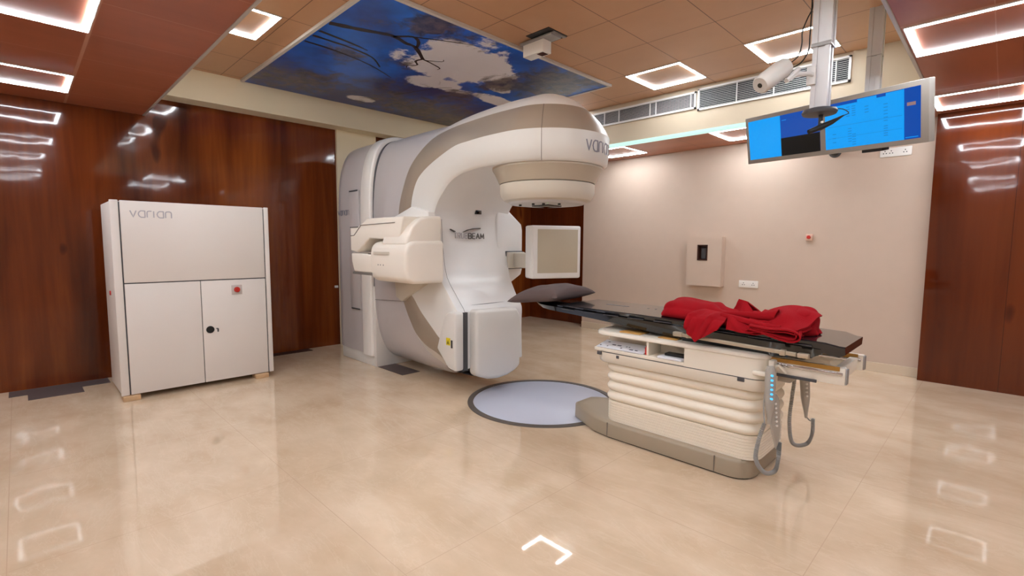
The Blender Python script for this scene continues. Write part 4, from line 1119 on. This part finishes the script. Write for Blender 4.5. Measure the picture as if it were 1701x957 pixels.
# ------------------------------------------------------------------ monitor and its columns
def column(name, cx_, cy_, zb, zt, w, lab, joint=None):
    r = empty(name, (cx_, cy_, zt), lab, 'column', 'aluminium ceiling columns')
    hw = w/2
    def prof(s_):
        g = .008*s_
        P = [(-hw*s_, -hw*s_), (-.018, -hw*s_), (-.018, -hw*s_+g), (.018, -hw*s_+g), (.018, -hw*s_), (hw*s_, -hw*s_), (hw*s_, -.018), (hw*s_-g, -.018), (hw*s_-g, .018), (hw*s_, .018), (hw*s_, hw*s_), (-hw*s_, hw*s_)]
        return [(cx_+a, cy_+b) for a, b in P]
    if joint:
        MB().prism(prof(1.0), 'z', joint, zt).build('outer_section', M['alu'], r, smooth=False)
        MB().prism(prof(.88), 'z', zb, joint).build('inner_section', M['alu'], r, smooth=False)
        MB().box(cx_-hw*1.04, cx_+hw*1.04, cy_-hw*1.04, cy_+hw*1.04, joint-.008, joint+.012, bev=.002).build('collar', M['alud'], r)
    else:
        MB().prism(prof(1.0), 'z', zb, zt).build('post', M['alu'], r, smooth=False)
        MB().box(cx_-hw*1.03, cx_+hw*1.03, cy_-hw*1.03, cy_+hw*1.03, zt-.36, zt-.355).build('joint_line', M['alud'], r)
        MB().box(cx_+hw, cx_+hw+.02, cy_-.01, cy_+.03, zt-.03, zt-.001).build('bracket', M['dark'], r)
    return r
column('ceiling_column', -.785, 3.215, 2.135, ZM, .094, 'near aluminium ceiling column in front of the monitor carrying the white camera', 2.47)
column('ceiling_column', -.80, 4.72, 2.40, ZM, .092, 'far aluminium ceiling column rising behind the right half of the monitor')
# dark microphone disc with arm under the near column
r = empty('microphone_disc', (-.785, 3.215, 2.10), 'dark round disc with a thin black boom below the near aluminium column', 'microphone')
MB().lathe([(0, 2.136), (.055, 2.136), (.082, 2.128), (.088, 2.115), (.082, 2.104), (.05, 2.098), (0, 2.098)], -.785, 3.215, 40).build('disc', M['greyd'], r, angle=50)
MB().tube([(-.775, 3.205, 2.10), (-.775, 3.205, 2.03)], .011, 10).build('stem', M['blackm'], r)
MB().disc((-.768, 3.195, 2.055), (.7, -.7, 0), .006, .01, 12).each('screw', M['white'], r)
MB().tube([(-.82, 3.16, 2.005), (-.775, 3.205, 2.03), (-.73, 3.25, 2.06), (-.685, 3.29, 2.095)], [.012, .017, .013, .004], 12).build('boom', M['blackm'], r)
MB().tube(spline([(-.685, 3.29, 2.095), (-.665, 3.31, 2.11), (-.69, 3.285, 2.13), (-.74, 3.26, 2.135)], 5), .0025, 6).build('wire', M['blackm'], r)

mc = Vector((-1.065, 4.454, 2.275)); ya = -.393; ti = .202; ro = -.044
a_ = Vector((math.cos(ya), math.sin(ya), 0)); n_ = Vector((math.sin(ya), -math.cos(ya), 0)); u_ = math.cos(ti)*Vector((0, 0, 1))+math.sin(ti)*n_
a2 = math.cos(ro)*a_+math.sin(ro)*u_; u2 = -math.sin(ro)*a_+math.cos(ro)*u_; n2 = u2.cross(a2) 
if n2.dot(n_) < 0: n2 = -n2
mm = Matrix.Translation(mc) @ Matrix((a2, -n2, u2)).transposed().to_4x4()   # local x along, y away from the viewer, z up
r = empty('twin_monitor', tuple(mc), 'wide grey twin monitor hanging from the ceiling with two bright blue screens', 'monitor')
T0, T1, H = -.705, .715, .165
f = MB()
f.box(T0, T1, .0, .065, -H-.035, H+.035, bev=.006, mtx=mm)
f.build('housing', M['monframe'], r)
def scr(t0, t1, z0, z1, m_, d, name, par, lab=None):
    return MB().box(t0, t1, -d-.001, .004, z0, z1, mtx=mm).build(name, m_, par, smooth=False, label=lab)
s1 = scr(-.672, -.015, -H, H, M['scr_blue'], .001, 'screen', r, 'left screen, cyan, blue and black areas')
scr(-.672, -.355, -H, H, M['scr_cyan'], .003, 'screen_area', s1); scr(-.355, -.015, -H, -.02, M['scr_dark'], .003, 'screen_area', s1)
s2 = scr(.03, .668, -H, H, M['scr_blue'], .001, 'screen', r, 'right screen, bright blue list')
scr(.03, .572, -H, H-.022, M['scr_cyan'], .003, 'screen_area', s2)
scr(.27, .40, H-.022, H-.004, M['scr_cyan'], .003, 'screen_area', s2); scr(.46, .572, H-.022, H-.004, M['scr_cyan'], .003, 'screen_area', s2)
q = MB()
for cxx, zz0, zz1, st_ in ((.205, .055, .12, .016), (.245, .055, .12, .016), (.46, -.02, .11, .022), (.215, -.125, -.03, .018), (.245, -.15, -.07, .018), (.46, -.12, -.05, .016), (.335, .06, .12, .02), (.10, -.12, -.05, .03)):
    z = zz0
    while z < zz1: q.box(cxx-.014, cxx+.012, -.0045, .0, z, z+.004, mtx=mm); z += st_
q.box(.05, .56, -.0042, 0, -.004, -.002, mtx=mm); q.box(.05, .56, -.0042, 0, -.088, -.0865, mtx=mm)
q.build('screen_text', M['scr_ink'], s2, smooth=False)
scr(.59, .64, .05, .072, M['scr_or'], .004, 'screen_icon', s2); 
q = MB(); q.box(-.34, -.30, -.0042, 0, .12, .124, mtx=mm); q.box(.58, .655, -.0042, 0, -.155, -.150, mtx=mm); q.build('screen_text', M['scr_cyan'], s1, smooth=False)
MB().box(.15, .42, .065, .12, -.1, .1, bev=.01, mtx=mm).box(.28, .42, .02, .10, -.222, -.19, bev=.004, mtx=mm).build('mount_plate', M['dark'], r)
MB().box(.24, .34, .1, .36, -.03, .05, bev=.006, mtx=mm).build('mount_arm', M['alud'], r)

# camera on the near column
r = empty('cctv_camera', (-.88, 3.0, 2.27), 'white tube camera on a bracket pointing down from the near aluminium column', 'camera')
C0 = Vector((-.965, 2.83, 2.222)); C1 = Vector((-.908, 2.985, 2.333)); d = C1-C0
MB().tube([C0-d*.10, C0-d*.05, C0+d*.2, C0+d*.85, C1, C1+d*.03], [.040, .047, .050, .050, .047, .015], 24).build('camera_body', M['camgrey'], r, angle=40)
MB().tube([C0-d*.105, C0-d*.09], [.013, .012], 18).build('lens', M['black'], r)
Q = C0+d*.75
MB().tube([Q+Vector((.03, .03, -.05)), C1+d*.25+Vector((.035, .035, -.03))], .013, 10).tube([Q+Vector((.03, .03, -.05)), (-.869, 3.051, 2.30), (-.822, 3.127, 2.313), (-.815, 3.165, 2.313)], .013, 10).build('bracket_arm', M['vent'], r)
MB().box(-.845, -.80, 3.155, 3.175, 2.26, 2.36, bev=.004).build('mounting_plate', M['vent'], r)
MB().tube(spline([tuple(C1), (-.862, 3.037, 2.387), (-.852, 3.066, 2.46), (-.853, 3.068, 2.526), (-.840, 3.10, 2.60), (-.828, 3.136, 2.666), (-.836, 3.12, 2.73), (-.850, 3.09, 2.80)], 6)+[(-.850, 3.09, 3.165)], .0032, 6).build('cable', M['blackm'], r)
MB().tube(spline([tuple(C1+Vector((.02, .02, -.01))), (-.850, 3.06, 2.36), (-.83, 3.11, 2.43), (-.829, 3.12, 2.509), (-.83, 3.13, 2.62)], 6)+[(-.832, 3.145, 3.165)], .0035, 6).build('cable', M['blackm'], r)

# ------------------------------------------------------------------ camera and render settings
cam = bpy.data.cameras.new('camera'); co_ = bpy.data.objects.new('camera', cam); COL.objects.link(co_)
F = 817.8; cam.sensor_fit = 'HORIZONTAL'; cam.sensor_width = 36; cam.lens = 36*F/1701; cam.clip_start = .05; cam.clip_end = 60
yaw, pit, rol = .784017, .0883466, .0057342
fw = Vector((-math.sin(yaw)*math.cos(pit), math.cos(yaw)*math.cos(pit), -math.sin(pit)))
rt = Vector((math.cos(yaw), math.sin(yaw), 0)); up = rt.cross(fw)
rt, up = math.cos(rol)*rt+math.sin(rol)*up, -math.sin(rol)*rt+math.cos(rol)*up
co_.matrix_world = Matrix.Translation((0, 0, 1.37)) @ Matrix((rt, up, -fw)).transposed().to_4x4()
S.camera = co_
w = bpy.data.worlds.new('world'); S.world = w; w.use_nodes = True
w.node_tree.nodes['Background'].inputs[0].default_value = (.8, .75, .7, 1); w.node_tree.nodes['Background'].inputs[1].default_value = 0.0
S.view_settings.view_transform = 'Standard'; S.view_settings.look = 'None'; S.view_settings.gamma = 1
S.view_settings.use_curve_mapping = False; S.view_settings.exposure = 0.0
